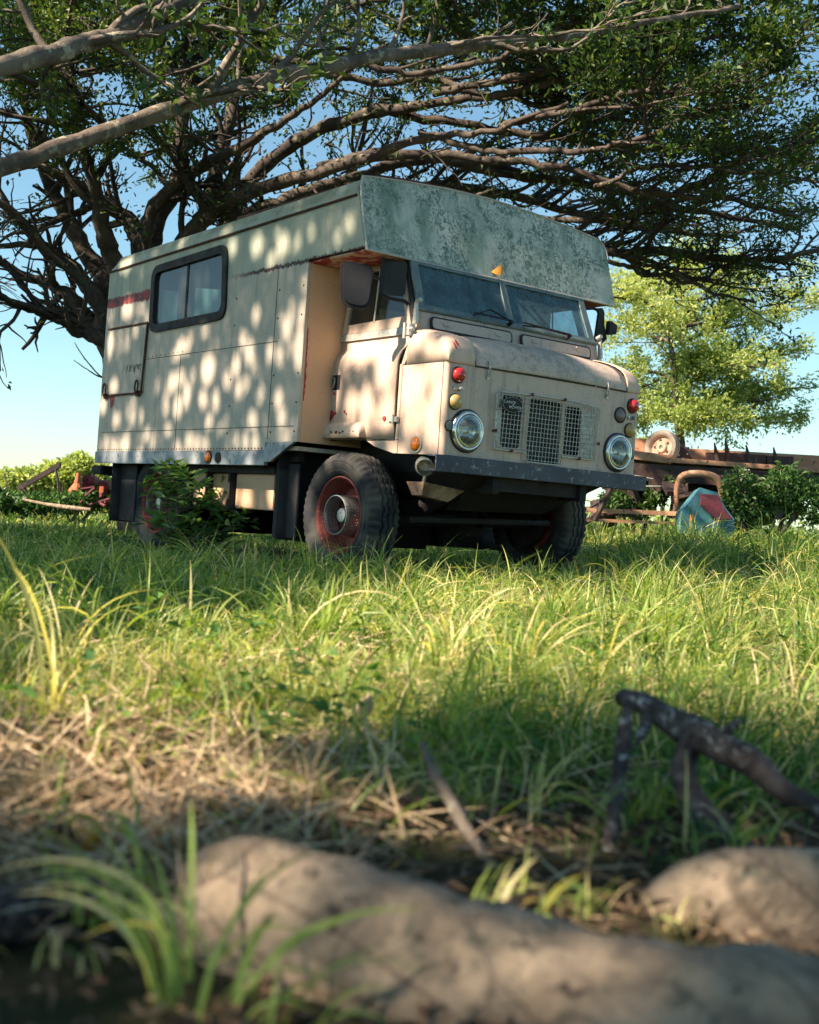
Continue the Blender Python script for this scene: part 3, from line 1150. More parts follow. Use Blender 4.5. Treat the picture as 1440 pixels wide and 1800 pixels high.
# round-cornered mirror back, tilted
cm = Vector((.33, -1.17, 1.88))
nx = Vector((.86, -.42, .12)).normalized()
ey = Vector((0, 0, 1)).cross(nx).normalized()
ez = nx.cross(ey).normalized()
ow = rquad([(-.10, -.15), (.085, -.165), (.115, .13), (-.115, .15)], .07, 6)
mpm = lambda a, b, t: tuple(cm + ey * a + ez * b + nx * t)
mb.plate(ow, [], lambda a, b, t: mpm(a, b, t), .012)
mb.plate([(a * .86, b * .88) for a, b in ow], [], lambda a, b, t: mpm(a, b, .0125 + t), .014)
mr = mb.build('wing_mirror', M['black'], T, 50)
mb = MB()
mb.tube([(.35, -.99, 2.085), (.36, -1.00, 1.93), (.365, -.995, 1.85), (.385, -.965, 1.825), (.43, -.85, 1.815), (.44, -.815, 1.79)], .012, 8)
mb.tube([(.345, -1.07, 1.955), (.36, -1.0, 1.94)], .012, 8)
mb.tube([(.33, -.82, 2.075), (.34, -.90, 2.085), (.35, -.99, 2.07)], .009, 8)
mb.build('mirror_arm', M['black'], T)
mb = MB()
cm2 = Vector((.355, -.90, 1.965))
nx2 = Vector((.80, -.55, .05)).normalized()
ey2 = Vector((0, 0, 1)).cross(nx2).normalized()
ez2 = nx2.cross(ey2).normalized()
mb.plate(rrect(-.085, .085, -.115, .115, .03), [], lambda a, b, t: tuple(cm2 + ey2 * a + ez2 * b + nx2 * t), .014)
mb.build('wing_mirror', M['dark'], T, 50)
# far side mirror seen edge on with its bracket
mb = MB()
mb.tube([(.40, .82, 2.03), (.40, .93, 2.05), (.40, 1.0, 2.04)], .012, 8)
mb.tube([(.41, .96, 2.05), (.41, 1.03, 1.95), (.42, 1.06, 1.84), (.42, 1.0, 1.79), (.42, .95, 1.80), (.44, .84, 1.80)], .012, 8)
mb.build('mirror_arm', M['black'], T)
mb = MB()
mb.plate(rquad([(-.05, -.14), (.05, -.12), (.03, .12), (-.02, .14)], .03), [], lambda a, b, t: (.40 + t, 1.0 + a, 1.93 + b), .02)
mb.plate(rquad([(-.04, -.05), (.04, -.04), (.05, .03), (-.03, .06)], .015), [], lambda a, b, t: (.41 + t, 1.10 + a, 1.92 + b), .04)
mb.build('wing_mirror', M['black'], T)
# two stray leaves caught on the truck
mb = MB()
mb.grid(lambda u, v: (.385 + .05 * math.sin(u * 3), -.035 + .10 * u - .05, 2.145 + .035 * math.sin(math.pi * u) * (v - .5) * 2 + .03 * u), 6, 2)
lf = mb.build('fallen_leaf', M['foilage_yel'])
tag(lf, 'small yellow leaf caught on the lower edge of the green overcab panel', 'leaf')

# ------------------------------------------------------------ wheels
def make_wheel(x, sg, z=.400, R=.425, simple_=False):
    ax = (0, sg, 0)                                # outward
    w = empty('wheel', (x, sg * .985, z))
    w.parent = T
    K = 200
    prof_ = [(-.030, .255, 0), (-.005, .268, 0), (.012, .285, 0), (.020, .300, 0), (.016, .304, 0), (.023, .318, 0), (.026, .335, 0), (.026, .350, 0), (.021, .354, 0), (.023, .366, 0), (.018, .378, 0), (.014, .392, 1), (-.008, .414, 1), (-.030, .423, 2), (-.058, .425, 3), (-.062, .411, 4), (-.076, .411, 4), (-.080, .426, 3),
             (-.110, .427, 3), (-.114, .412, 4), (-.128, .412, 4), (-.132, .426, 3), (-.160, .425, 3), (-.164, .411, 4), (-.178, .411, 4), (-.182, .425, 3), (-.21, .423, 2), (-.232, .414, 1), (-.254, .392, 1), (-.262, .36, 0), (-.26, .31, 0), (-.24, .262, 0)]
    vs = []
    for (h, r, t) in prof_:
        for j in range(K):
            a = 2 * math.pi * j / K
            rr, hh = r, h
            lug = (j % 4) < 2
            if t == 1:
                rr -= 0 if lug else .008
                hh -= (.004 if not lug else 0) * (1 if h > -.1 else -1)
            elif t == 2:
                rr -= 0 if lug else .009
            elif t in (3, 4):
                hh += .006 * (1 if (j % 6) < 3 else -1)
                if t == 3 and j % 6 == 0:
                    rr -= .005
            rr *= R / .425
            hh = hh if h > -.03 else -.03 + (hh + .03) * .86
            # sag on the ground
            zz = math.sin(a) * rr
            xx = math.cos(a) * rr
            if zz < -R + .025:
                hh += .012 * (1 if h > -.118 else -1)
                zz = max(zz, -R + .012)
            vs.append((xx, sg * hh, zz))
    fs = []
    for i in range(len(prof_) - 1):
        for j in range(K):
            fs.append([i * K + j, i * K + (j + 1) % K, (i + 1) * K + (j + 1) % K, (i + 1) * K + j])
    mb = MB()
    mb.add(vs, fs)
    mb.build('tyre', M['tyre'], w, 28)
    mb = MB()
    mb.lathe([(-.02, .262), (-.006, .262), (-.002, .254), (-.012, .246), (-.02, .240), (-.040, .236), (-.060, .222), (-.10, .212), (-.135, .205), (-.150, .19), (-.142, .15), (-.118, .132), (-.112, .10), (-.112, .0001)], (0, 0, 0), ax, 48)
    rim = mb.build('rim', M['rim'], w, 40)
    mb = MB()
    mb.lathe([(-.115, .100), (-.03, .098), (-.026, .092), (-.026, .0001)] if False else [(-.115, .055), (-.045, .052), (-.03, .045), (-.028, .0001)], (0, 0, 0), ax, 24)
    for i in range(6):
        a = i * math.pi / 3
        mb.tube([(math.cos(a) * .082, sg * -.115, math.sin(a) * .082), (math.cos(a) * .082, sg * -.092, math.sin(a) * .082)], .012, 6)
    mb.build('hub', M['steel'], w, 40)
    # perforated hub ring standing proud
    mb = MB()
    K2 = 44
    H = [(-.112, .134), (-.085, .134), (-.06, .133), (-.035, .132), (-.010, .131), (.015, .130)]
    vs = []
    for h, r in H:
        for j in range(K2 * 2):
            a = math.pi * j / K2
            vs.append((math.cos(a) * r, sg * h, math.sin(a) * r))
    fs = []
    kk = K2 * 2
    for i in range(len(H) - 1):
        for j in range(kk):
            hole = (j + i) % 2 == 0 and 0 < i
            if hole and simple_ is False:
                # small round-ish hole: shrink to a frame
                q = [i * kk + j, i * kk + (j + 1) % kk, (i + 1) * kk + (j + 1) % kk, (i + 1) * kk + j]
                p = [Vector(vs[t]) for t in q]
                cc = sum(p, Vector()) / 4
                o = len(vs)
                for t in p:
                    vs.append(tuple(cc + (t - cc) * .62))
                for t in range(4):
                    fs.append([q[t], q[(t + 1) % 4], o + (t + 1) % 4, o + t])
            else:
                fs.append([i * kk + j, i * kk + (j + 1) % kk, (i + 1) * kk + (j + 1) % kk, (i + 1) * kk + j])
    mb.add(vs, fs)
    mb.lathe([(.013, .131), (.018, .133), (.019, .128), (.014, .126)], (0, 0, 0), ax, 60)
    mb.build('hub_ring', M['steel'], w, 40, .002)
    return w


make_wheel(.02, -1)
make_wheel(-2.665, -1)
make_wheel(.02, 1, z=.46)
make_wheel(-2.665, 1, z=.44)

# ------------------------------------------------------------ running gear
mb = MB()
for sg in (-1, 1):
    mb.box(-3.3, .93, sg * .40 - .035, sg * .40 + .035, .60, .74, .006)
for x in (.86, .35, -.55, -1.3, -2.2, -3.2):
    mb.box(x - .04, x + .04, -.40, .40, .62, .72)
for x in (-3.35, -2.9, -2.3, -1.6, -.9):
    mb.box(x - .03, x + .03, -1.12, 1.12, .735, .818)
mb.box(-3.4, -.4, -1.05, -1.0, .75, .82)
ch = mb.build('chassis', M['chassis'], T)
mb = MB()
for x in (.02, -2.665):
    mb.tube([(x, -.78, .40), (x, .78, .44)], .055, 10)
    mb.lathe([(-.16, .05), (-.1, .13), (0, .165), (.1, .13), (.16, .05)], (x, .15, .42), (1, 0, 0), 20)
    for sg in (-1, 1):
        mb.tube([(x + .55, sg * .46, .60), (x + .3, sg * .46, .50), (x, sg * .46, .47), (x - .3, sg * .46, .50), (x - .55, sg * .46, .60)], .035, 8, flat=1.6)
        mb.lathe([(0, .02), (.0, .15), (.06, .15), (.06, .02)], (x, sg * .74, .41), (0, sg, 0), 20)
mb.tube([(.0, .1, .45), (-1.0, .05, .55), (-2.6, .12, .45)], .04, 8)
mb.tube([(.36, -.65, .40), (.36, .65, .44)], .022, 8)
mb.build('axle', M['chassis'], T)
mb = MB()
mb.box(-.9, .55, -.25, .3, .50, .98, .05)
mb.box(-1.4, -.9, -.18, .22, .52, .80, .05)
mb.hexa([(.30, -.40, .48), (.55, -.40, .48), (.55, .40, .50), (.30, .40, .50), (-.1, -.62, .72), (.90, -.62, .72), (.90, .62, .72), (-.1, .62, .72)])
mb.build('engine_sump', M['chassis'], T, 30)
# inner wheel arches
for sg in (-1, 1):
    mb = MB()
    mb.box(-.55, .88, sg * .60, sg * .62, .72, 1.35)
    mb.box(-.30, .88, sg * .62, sg * .86, 1.0, 1.02)
    mb.box(.86, .88, sg * .60, sg * .86, .80, 1.30)
    mb.box(-.56, -.54, sg * .60, sg * 1.12, .70, 1.0)
    mb.build('wheel_arch', M['chassis'], T)
mb = MB()
mb.hexa([(.60, -.82, .56), (.62, -.60, .53), (.70, -.60, .53), (.70, -.82, .56), (.56, -.84, .645), (.60, -.56, .60), (.74, -.50, .61), (.74, -.84, .645)])
mb.build('spring_hanger', simple('rust_stained_plate', (.36,.25,.17), (.16,.10,.07), .8, 0, 9, c3=(.06,.04,.03)), T)
mb = MB()
mb.lathe([(0, .0001), (.01, .05), (.05, .065), (.08, .062), (.085, .05)], (.70, -.80, .765), (.6, -.6, -.3), 20)
mb.tube([(.68, -.78, .72), (.66, -.78, .64)], .012, 8)
mb.build('horn', M['steel'], T)
# mud flaps
for (x, w_, z0) in ((-3.30, .40, .215), (-.56, .30, .20)):
    for sg in (-1, 1):
        mb = MB()
        mb.grid(lambda u, v: (x + .03 * math.sin(v * 2) * (1 - u), sg * (1.10 - w_ * 0 - .36 * v), z0 + (.735 - z0) * u), 6, 4)
        mb.build('mud_flap', M['rubber'], T, 50, .01)
# deeper dark side panel ahead of the middle lockers
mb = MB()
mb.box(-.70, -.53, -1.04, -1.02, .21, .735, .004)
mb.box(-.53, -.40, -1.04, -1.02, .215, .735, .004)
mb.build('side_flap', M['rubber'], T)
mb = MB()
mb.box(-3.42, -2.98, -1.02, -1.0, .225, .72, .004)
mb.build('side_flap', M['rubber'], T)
# locker boxes slung under the floor
for (x0, x1) in ((-1.35, -.80), (-2.02, -1.40)):
    mb = MB()
    mb.box(x0, x1, -.98, -.60, .40, .66, .008)
    mb.build('under_locker', M['peach'], T)
mb = MB()
for x in (-1.375, -1.72, -2.05):
    mb.hexa([(x - .015, -1.03, .38), (x + .015, -1.03, .38), (x + .015, -.95, .38), (x - .015, -.95, .38), (x - .015, -1.03, .72), (x + .015, -1.03, .72), (x + .015, -.95, .72), (x - .015, -.95, .72)])
mb.box(-2.1, -.72, -1.035, -.62, .665, .72)
mb.build('locker_hanger', M['rubber'], T)
mb = MB()
mb.box(-2.0, -.72, .55, 1.0, .20, .70, .02)
mb.build('far_side_filler', M['rubber'], T)  # dark block added on the far side to black out the gap
mb = MB()
mb.box(-1.35, -.78, -.50, .54, .17, .62, .05)
mb.tube([(-.9, .0, .62), (-.9, .0, .72)], .05, 10)
mb.build('underfloor_filler', M['chassis'], T)  # added dark block, closes the bright gap under the floor
mb = MB()
mb.box(-3.28, -3.10, -.60, .60, .17, .62, .05)
mb.build('rear_filler', M['chassis'], T)  # another block added to darken the view under the rear
# rear step frame
mb = MB()
mb.box(-3.75, -3.54, -1.1, 1.1, .62, .70, .01)
mb.build('rear_crossmember', M['chassis'], T)
for y in (-.9, .9):
    disc_lamp('tail_lamp', (-3.76, y, .66), (-1, 0, 0), .04, M['redlens'], M['black'], T)

# ============================================================ nature
def leafmat(name, c0, c1, c2, rough=0.45, trans=0.35, tc=None):
    n = N(name)
    t = n.attr('tint')
    r = n.new('ShaderNodeValToRGB')
    r.color_ramp.elements[0].color = (*c0, 1)
    r.color_ramp.elements[1].color = (*c2, 1)
    e = r.color_ramp.elements.new(0.5)
    e.color = (*c1, 1)
    n.put(r.inputs[0], t)
    b = n.bsdf(r.outputs[0], rough, 0, spec=0.4)
    tr = n.new('ShaderNodeBsdfTranslucent')
    mm = n.new('ShaderNodeMix', data_type='RGBA', blend_type='MULTIPLY')
    mm.inputs[0].default_value = 1.0
    n.put(mm.inputs[6], r.outputs[0])
    mm.inputs[7].default_value = (*(tc or (1.5, 1.5, 0.6)), 1)
    n.put(tr.inputs[0], mm.outputs[2])
    mx = n.new('ShaderNodeMixShader')
    mx.inputs[0].default_value = trans
    n.t.links.new(b, mx.inputs[1])
    n.t.links.new(tr.outputs[0], mx.inputs[2])
    return n.done(mx.outputs[0])


M['grass'] = leafmat('grass_blades', (0.035, 0.13, 0.03), (0.31, 0.41, 0.09), (0.74, 0.62, 0.34), 0.45, 0.42)
M['straw'] = leafmat('dry_straw', (0.20, 0.13, 0.08), (0.42, 0.31, 0.19), (0.66, 0.53, 0.35), 0.7, 0.1)
M['figleaf'] = leafmat('fig_leaves', (0.022, 0.055, 0.016), (0.050, 0.105, 0.024), (0.15, 0.20, 0.035), 0.5, 0.32)
M['farleaf'] = leafmat('distant_leaves', (0.11, 0.18, 0.06), (0.29, 0.38, 0.12), (0.55, 0.58, 0.26), 0.6, 0.4)
M['sapleaf'] = leafmat('sapling_leaves', (0.03, 0.09, 0.03), (0.07, 0.16, 0.045), (0.16, 0.26, 0.08), 0.42, 0.3)
M['saplit'] = leafmat('broad_sapling_leaves', (0.05, 0.13, 0.045), (0.11, 0.22, 0.07), (0.24, 0.36, 0.13), 0.4, 0.35)
M['weed'] = leafmat('weed_leaves', (0.03, 0.10, 0.02), (0.09, 0.20, 0.04), (0.20, 0.30, 0.07), 0.7, 0.35)
M['litter'] = leafmat('leaf_litter', (0.05, 0.03, 0.022), (0.20, 0.13, 0.08), (0.45, 0.34, 0.22), 0.85, 0.05)
n = N('fig_bark')
c = n.mix(n.rmp(n.noise(3, 6, 0.7), 0.35, 0.65), (0.050, 0.040, 0.038), (0.115, 0.096, 0.08))
c = n.mix(n.rmp(n.noise(11, 5, 0.7), 0.57, 0.68), c, (0.24, 0.22, 0.165))  # pale blotches imitate spots of sun, mixed into the bark colour
c = n.mix(n.rmp(n.noise(7, 5, 0.8), 0.58, 0.68), c, (0.035, 0.028, 0.027))
M['bark'] = n.done(n.bsdf(c, 0.85, 0, n.bump(n.noise(22, 6, 0.7), 0.6, 0.02), spec=0.2))
n = N('lit_tone_bark')  # lighter bark, sunlit tone and flecks put into the colour
c = n.mix(n.rmp(n.noise(5, 6, 0.7), 0.35, 0.65), (0.085, 0.07, 0.06), (0.20, 0.17, 0.135))
c = n.mix(n.rmp(n.noise(13, 5, 0.7), 0.54, 0.66), c, (0.36, 0.34, 0.26))
c = n.mix(n.rmp(n.noise(9, 5, 0.8), 0.58, 0.68), c, (0.06, 0.05, 0.045))
M['litbark'] = n.done(n.bsdf(c, 0.85, 0, n.bump(n.noise(26, 6, 0.7), 0.7, 0.02), spec=0.2))
n = N('root_bark')
c = n.mix(n.rmp(n.noise(13, 6, 0.65), 0.38, 0.62), (0.24, 0.19, 0.14), (0.42, 0.335, 0.245))
c = n.mix(n.rmp(n.noise(24, 6, 0.7), 0.52, 0.66), c, (0.15, 0.145, 0.11))
c = n.mix(n.rmp(n.noise(38, 5, 0.7), 0.60, 0.66), c, (0.05, 0.04, 0.035))
c = n.mix(n.rmp(n.voro(6, n.mapped((.5, 1.6, 1.0), rot=(0, 0, .6), vec=None), 'DISTANCE_TO_EDGE'), 0.03, 0.0, 0, .55), c, (0.06, 0.045, 0.035))
M['root'] = n.done(n.bsdf(c, 0.85, 0, n.bump(n.math('ADD', n.noise(30, 7, 0.75), n.math('MULTIPLY', n.noise(9, 4, 0.6, n.mapped((1, 1, 1)), 1.5), 1.5)), 0.9, 0.022), spec=0.2))
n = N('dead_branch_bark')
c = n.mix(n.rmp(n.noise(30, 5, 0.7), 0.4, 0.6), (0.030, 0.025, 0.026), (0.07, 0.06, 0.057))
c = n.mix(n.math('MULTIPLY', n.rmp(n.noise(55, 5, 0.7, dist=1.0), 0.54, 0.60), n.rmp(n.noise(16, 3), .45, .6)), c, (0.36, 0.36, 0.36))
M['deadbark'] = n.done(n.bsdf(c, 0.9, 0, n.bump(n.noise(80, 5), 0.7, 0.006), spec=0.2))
n = N('soil_and_thatch')
c = n.mix(n.rmp(n.noise(3.0, 6, 0.7), 0.35, 0.65), (0.035, 0.042, 0.018), (0.06, 0.052, 0.028))
c = n.mix(n.rmp(n.noise(40, 6, 0.75), 0.52, 0.68), c, (0.12, 0.09, 0.055))
M['soil'] = n.done(n.bsdf(c, 0.95, 0, n.bump(n.noise(50, 6, 0.7), 0.8, 0.02), spec=0.1))

# ------------------------------------------------------------ ground sheet
ds = np.concatenate([-np.geomspace(3, 300, 14)[::-1][:-1], np.linspace(-3, 3, 50)[:-1], np.linspace(3, 24, 90)[:-1], np.geomspace(24, 900, 26)])
ls = np.concatenate([-np.geomspace(14, 700, 18)[::-1][:-1], np.linspace(-14, 14, 150)[:-1], np.geomspace(14, 700, 18)])
DD, LL = np.meshgrid(ds, ls, indexing='ij')
X, Y = from_dl(DD, LL)
Z = gz(X, Y)
# earth drops away in the dark hollow at the lower left
hol = np.exp(-(((DD - 1.15) / .16) ** 2 + ((LL + .38) / .22) ** 2))
Z = Z - 0.05 * hol
nd, nl = len(ds), len(ls)
V = np.stack([X, Y, Z], -1).reshape(-1, 3)
I = np.arange(nd * nl).reshape(nd, nl)
F = np.stack([I[:-1, :-1], I[1:, :-1], I[1:, 1:], I[:-1, 1:]], -1).reshape(-1, 4)
tag(mesh_np('ground', V, F, M['soil']), kind='structure')


# ------------------------------------------------------------ blades
def blades(name, P, L, Wd, az, th0, curl, tint, mat, parent=None, seg=4, roll=0.3, r=rng):
    n = len(P)
    az = az[:, None]
    s = (np.arange(seg) + .5) / seg
    th = th0[:, None] + curl[:, None] * s[None, :]
    step = (L / seg)[:, None]
    dh = np.cumsum(np.sin(th) * step, 1)
    dz = np.cumsum(np.cos(th) * step, 1)
    dh = np.concatenate([np.zeros((n, 1)), dh], 1)
    dz = np.concatenate([np.zeros((n, 1)), dz], 1)
    side = r.normal(0, .12, (n, 1)) * L[:, None] * (np.arange(seg + 1) / seg)[None, :] ** 2
    ca, sa = np.cos(az), np.sin(az)
    cx = P[:, 0:1] + ca * dh - sa * side
    cy = P[:, 1:2] + sa * dh + ca * side
    cz = np.maximum(P[:, 2:3] + dz, gz(cx, cy) + .003)
    prof = np.array([.8, 1, .9, .6, .08] if seg == 4 else np.interp(np.linspace(0, 1, seg + 1), [0, .3, .6, 1], [.8, 1, .75, .05]))
    w = Wd[:, None] * prof[None, :] * .5
    ra = r.uniform(-1, 1, (n, 1)) * 1.2
    wx = -sa * np.cos(ra)
    wy = ca * np.cos(ra)
    wz = np.sin(ra) * .8
    A = np.stack([cx - wx * w, cy - wy * w, cz - wz * w], -1)
    B = np.stack([cx + wx * w, cy + wy * w, cz + wz * w], -1)
    V = np.stack([A, B], 2).reshape(n, (seg + 1) * 2, 3)
    base = (np.arange(n) * (seg + 1) * 2)[:, None, None]
    q = np.array([[2 * i, 2 * i + 1, 2 * i + 3, 2 * i + 2] for i in range(seg)])[None]
    F = (base + q).reshape(-1, 4)
    T_ = np.repeat(tint, (seg + 1) * 2)
    return mesh_np(name, V.reshape(-1, 3), F, mat, parent, True, T_)


def scatter(n, d0, d1, spread, dens=None, p=1.0, r=rng):
    """random ground points in the wedge of view with a margin; p<2 favours the near end"""
    out = []
    tot = 0
    while tot < n:
        k = int(n * 1.6)
        u = r.uniform(0, 1, k)
        d = (d0 ** p + (d1 ** p - d0 ** p) * u) ** (1 / p)
        l = r.uniform(-1, 1, k) * (spread * d + .6)
        x, y = from_dl(d, l)
        keep = np.ones(k, bool)
        if dens is not None:
            keep = r.uniform(0, 1, k) < dens(d, l, x, y)
        out.append(np.stack([x[keep], y[keep], d[keep], l[keep]], -1))
        tot += keep.sum()
    q = np.concatenate(out)[:n]
    return q[:, 0], q[:, 1], q[:, 2], q[:, 3]


def under_truck(x, y):
    return (x > -3.6) & (x < .9) & (y > -1.0) & (y < 1.05)


def gdens(d, l, x, y):
    c = .50 + .55 * lump(x, y, 2.2, 5.0) + .45 * lump(x, y, 7.0, 2.0)
    c = np.clip(c, .07, 1)
    # bare, littered earth close to the lens and a straw patch on the left
    c = c * (0.10 + 0.90 * sstep(1.55, 2.1, d + .15 * lump(x, y, 5, 1)))
    c = c * (1 - .62 * sstep(.15, -.15, l) * sstep(2.5, 1.95, d + .2 * lump(x, y, 4, 2)))
    c = np.where(under_truck(x, y), 0.02, c)
    return c


def ginit(x, y, d, l, n, Lm, r=rng):
    tall = .42 + .50 * sstep(-.4, .9, lump(x, y, 1.3, 9.0)) + .55 * sstep(.1, .8, lump(x, y, 3.6, 4.0))
    tall = tall * np.where((d > 7.5) & (l < -.7), .7, 1) * (1 + .7 * sstep(1.1, 1.9, l) * sstep(7.5, 9, d))
    L = Lm * tall * r.uniform(.45, 1.25, n)
    az = r.uniform(0, 2 * np.pi, n)
    th0 = np.abs(r.normal(.15, .38, n))
    curl = np.abs(r.normal(1.35, .9, n))
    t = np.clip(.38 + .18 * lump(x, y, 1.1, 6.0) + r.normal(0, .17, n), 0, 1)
    t = t - .22 * sstep(.0, .35, l) * sstep(3.2, 2.6, d)  # blades tinted darker at near right, shade put into the colour
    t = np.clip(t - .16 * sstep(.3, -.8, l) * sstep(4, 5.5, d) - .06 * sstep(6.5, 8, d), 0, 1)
    dry = r.uniform(0, 1, n) < np.clip(.13 + .14 * lump(x, y, 2.0, 12.0), .03, .5)
    t = np.where(dry, r.uniform(.75, 1.0, n), t)
    return L, az, th0, curl, t


tot = []
for nm, n_, d0, d1, sp, Lm, wd, p in (('a', 22000, 1.45, 3.2, .60, .155, .0042, 1.6), ('b', 88000, 3.0, 8.5, .62, .215, .0062, 1.25), ('c', 96000, 8.3, 24.0, .60, .22, .0085, 1.2)):
    x, y, d, l = scatter(n_, d0, d1, sp, gdens, p)
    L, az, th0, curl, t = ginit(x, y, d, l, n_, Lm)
    Wd = wd * rng.uniform(.6, 1.5, n_) * (1 + (d - d0) * (.10 if nm == 'c' else .05))
    P = np.stack([x, y, gz(x, y)], -1)
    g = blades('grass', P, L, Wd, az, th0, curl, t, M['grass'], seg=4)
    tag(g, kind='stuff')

# flat straw and thatch
n_ = 34000
x, y, d, l = scatter(n_, 1.2, 9.0, .44, lambda d, l, x, y: np.where(under_truck(x, y), .25, np.clip(.25 * np.where((d < 1.8) & (l > -.1), .25, 1) + .45 * sstep(.2, -.15, l) * sstep(2.7, 1.9, d) + .3 * lump(x, y, 1.6, 8), .05, 1)), 1.1)
P = np.stack([x, y, gz(x, y) + rng.uniform(0, .02, n_)], -1)
g = blades('straw', P, rng.uniform(.05, .16, n_), rng.uniform(.0018, .004, n_) * (1 + d * .12), rng.uniform(0, 6.28, n_), rng.normal(1.35, .22, n_), rng.normal(.1, .5, n_), rng.uniform(0, 1, n_), M['straw'], seg=4)
tag(g, kind='stuff')


def leaf_cloud(name, C, D, Nn, Ls, Ws, tint, mat, parent=None, fold=.25):
    """C centre base, D direction, Nn normal"""
    D = D / np.linalg.norm(D, axis=1, keepdims=True)
    S = np.cross(D, Nn)
    S /= np.linalg.norm(S, axis=1, keepdims=True) + 1e-9
    U = np.cross(S, D)
    L = Ls[:, None]
    Wd = Ws[:, None]
    base = C
    tip = C + D * L - U * L * .12
    mid = C + D * L * .5
    a = mid + S * Wd * .5 + U * Wd * fold
    b = mid - S * Wd * .5 + U * Wd * fold
    V = np.stack([base, a, tip, b], 1).reshape(-1, 3)
    n = len(C)
    i = np.arange(n)[:, None] * 4
    F = np.concatenate([i + np.array([[0, 1, 2]]), i + np.array([[0, 2, 3]])], 0)
    return mesh_np(name, V, F, mat, parent, False, np.repeat(tint, 4))


# dead leaf litter near the lens and under the truck
n_ = 9000
x, y, d, l = scatter(n_, .85, 9.0, .46, lambda d, l, x, y: np.where(d < 2.1, np.where((d < 1.5) & (l < -.12), .22, .9), np.where(under_truck(x, y), .5, .05)), .7)
C = np.stack([x, y, gz(x, y) + rng.uniform(.002, .018, n_)], -1)
a = rng.uniform(0, 6.28, n_)
D = np.stack([np.cos(a), np.sin(a), rng.normal(.1, .3, n_)], -1)
Nn = rng.normal(0, .5, (n_, 3)) + np.array([0, 0, 1.0])
g = leaf_cloud('leaf_litter', C, D, Nn, np.clip(rng.lognormal(-4.0, .55, n_), .006, .07) * np.where(d > 2.5, 1.6, 1), np.clip(rng.lognormal(-4.9, .5, n_), .003, .03) * np.where(d > 2.5, 1.4, 1), rng.beta(1.3, 2.2, n_), M['litter'], fold=.4)
tag(g, kind='stuff')


# ------------------------------------------------------------ tubes in bulk
def tubes_np(name, lines, mat, parent=None, k=6):
    Vs, Fs = [], []
    o = 0
    cs = np.cos(2 * np.pi * np.arange(k) / k)
    sn = np.sin(2 * np.pi * np.arange(k) / k)
    for P, R in lines:
        n = len(P)
        Tn = np.gradient(P, axis=0)
        Tn /= np.linalg.norm(Tn, axis=1, keepdims=True) + 1e-9
        ref = np.array([0.0, 0, 1]) if abs(Tn[0, 2]) < .9 else np.array([1.0, 0, 0])
        A = np.cross(Tn, ref)
        A /= np.linalg.norm(A, axis=1, keepdims=True) + 1e-9
        B = np.cross(A, Tn)
        ring = P[:, None, :] + (A[:, None, :] * cs[None, :, None] + B[:, None, :] * sn[None, :, None]) * R[:, None, None]
        Vs.append(ring.reshape(-1, 3))
        i = np.arange(n - 1)[:, None] * k
        j = np.arange(k)[None, :]
        f = np.stack([i + j, i + (j + 1) % k, i + k + (j + 1) % k, i + k + j], -1).reshape(-1, 4) + o
        Fs.append(f)
        o += n * k
    return mesh_np(name, np.concatenate(Vs), np.concatenate(Fs), mat, parent)


def spline(ctrl, m=8):
    """catmull-rom through rows of ctrl (any width)"""
    c = np.array(ctrl, float)
    c = np.vstack([2 * c[0] - c[1], c, 2 * c[-1] - c[-2]])
    out = []
    for i in range(1, len(c) - 2):
        t = np.linspace(0, 1, m, endpoint=False)[:, None]
        p0, p1, p2, p3 = c[i - 1], c[i], c[i + 1], c[i + 2]
        out.append(.5 * (2 * p1 + (p2 - p0) * t + (2 * p0 - 5 * p1 + 4 * p2 - p3) * t ** 2 + (3 * p1 - p0 - 3 * p2 + p3) * t ** 3))
    out.append(c[-2][None])
    return np.concatenate(out)


def wobble(P, amp, r):
    n = len(P)
    w = np.cumsum(r.normal(0, 1, (n, 3)), 0)
    w -= np.linspace(0, 1, n)[:, None] * w[-1]
    return P + w * amp / max(1, math.sqrt(n))


def grow(P0, D0, length, r0, r, up=0.02, n=8, jit=.16):
    pts = [P0]
    d = D0 / np.linalg.norm(D0)
    for i in range(n):
        d = d + r.normal(0, jit, 3) + np.array([0, 0, up])
        d /= np.linalg.norm(d)
        pts.append(pts[-1] + d * length / n)
    P = np.array(pts)
    R = r0 * np.linspace(1, .35, n + 1)
    return P, R


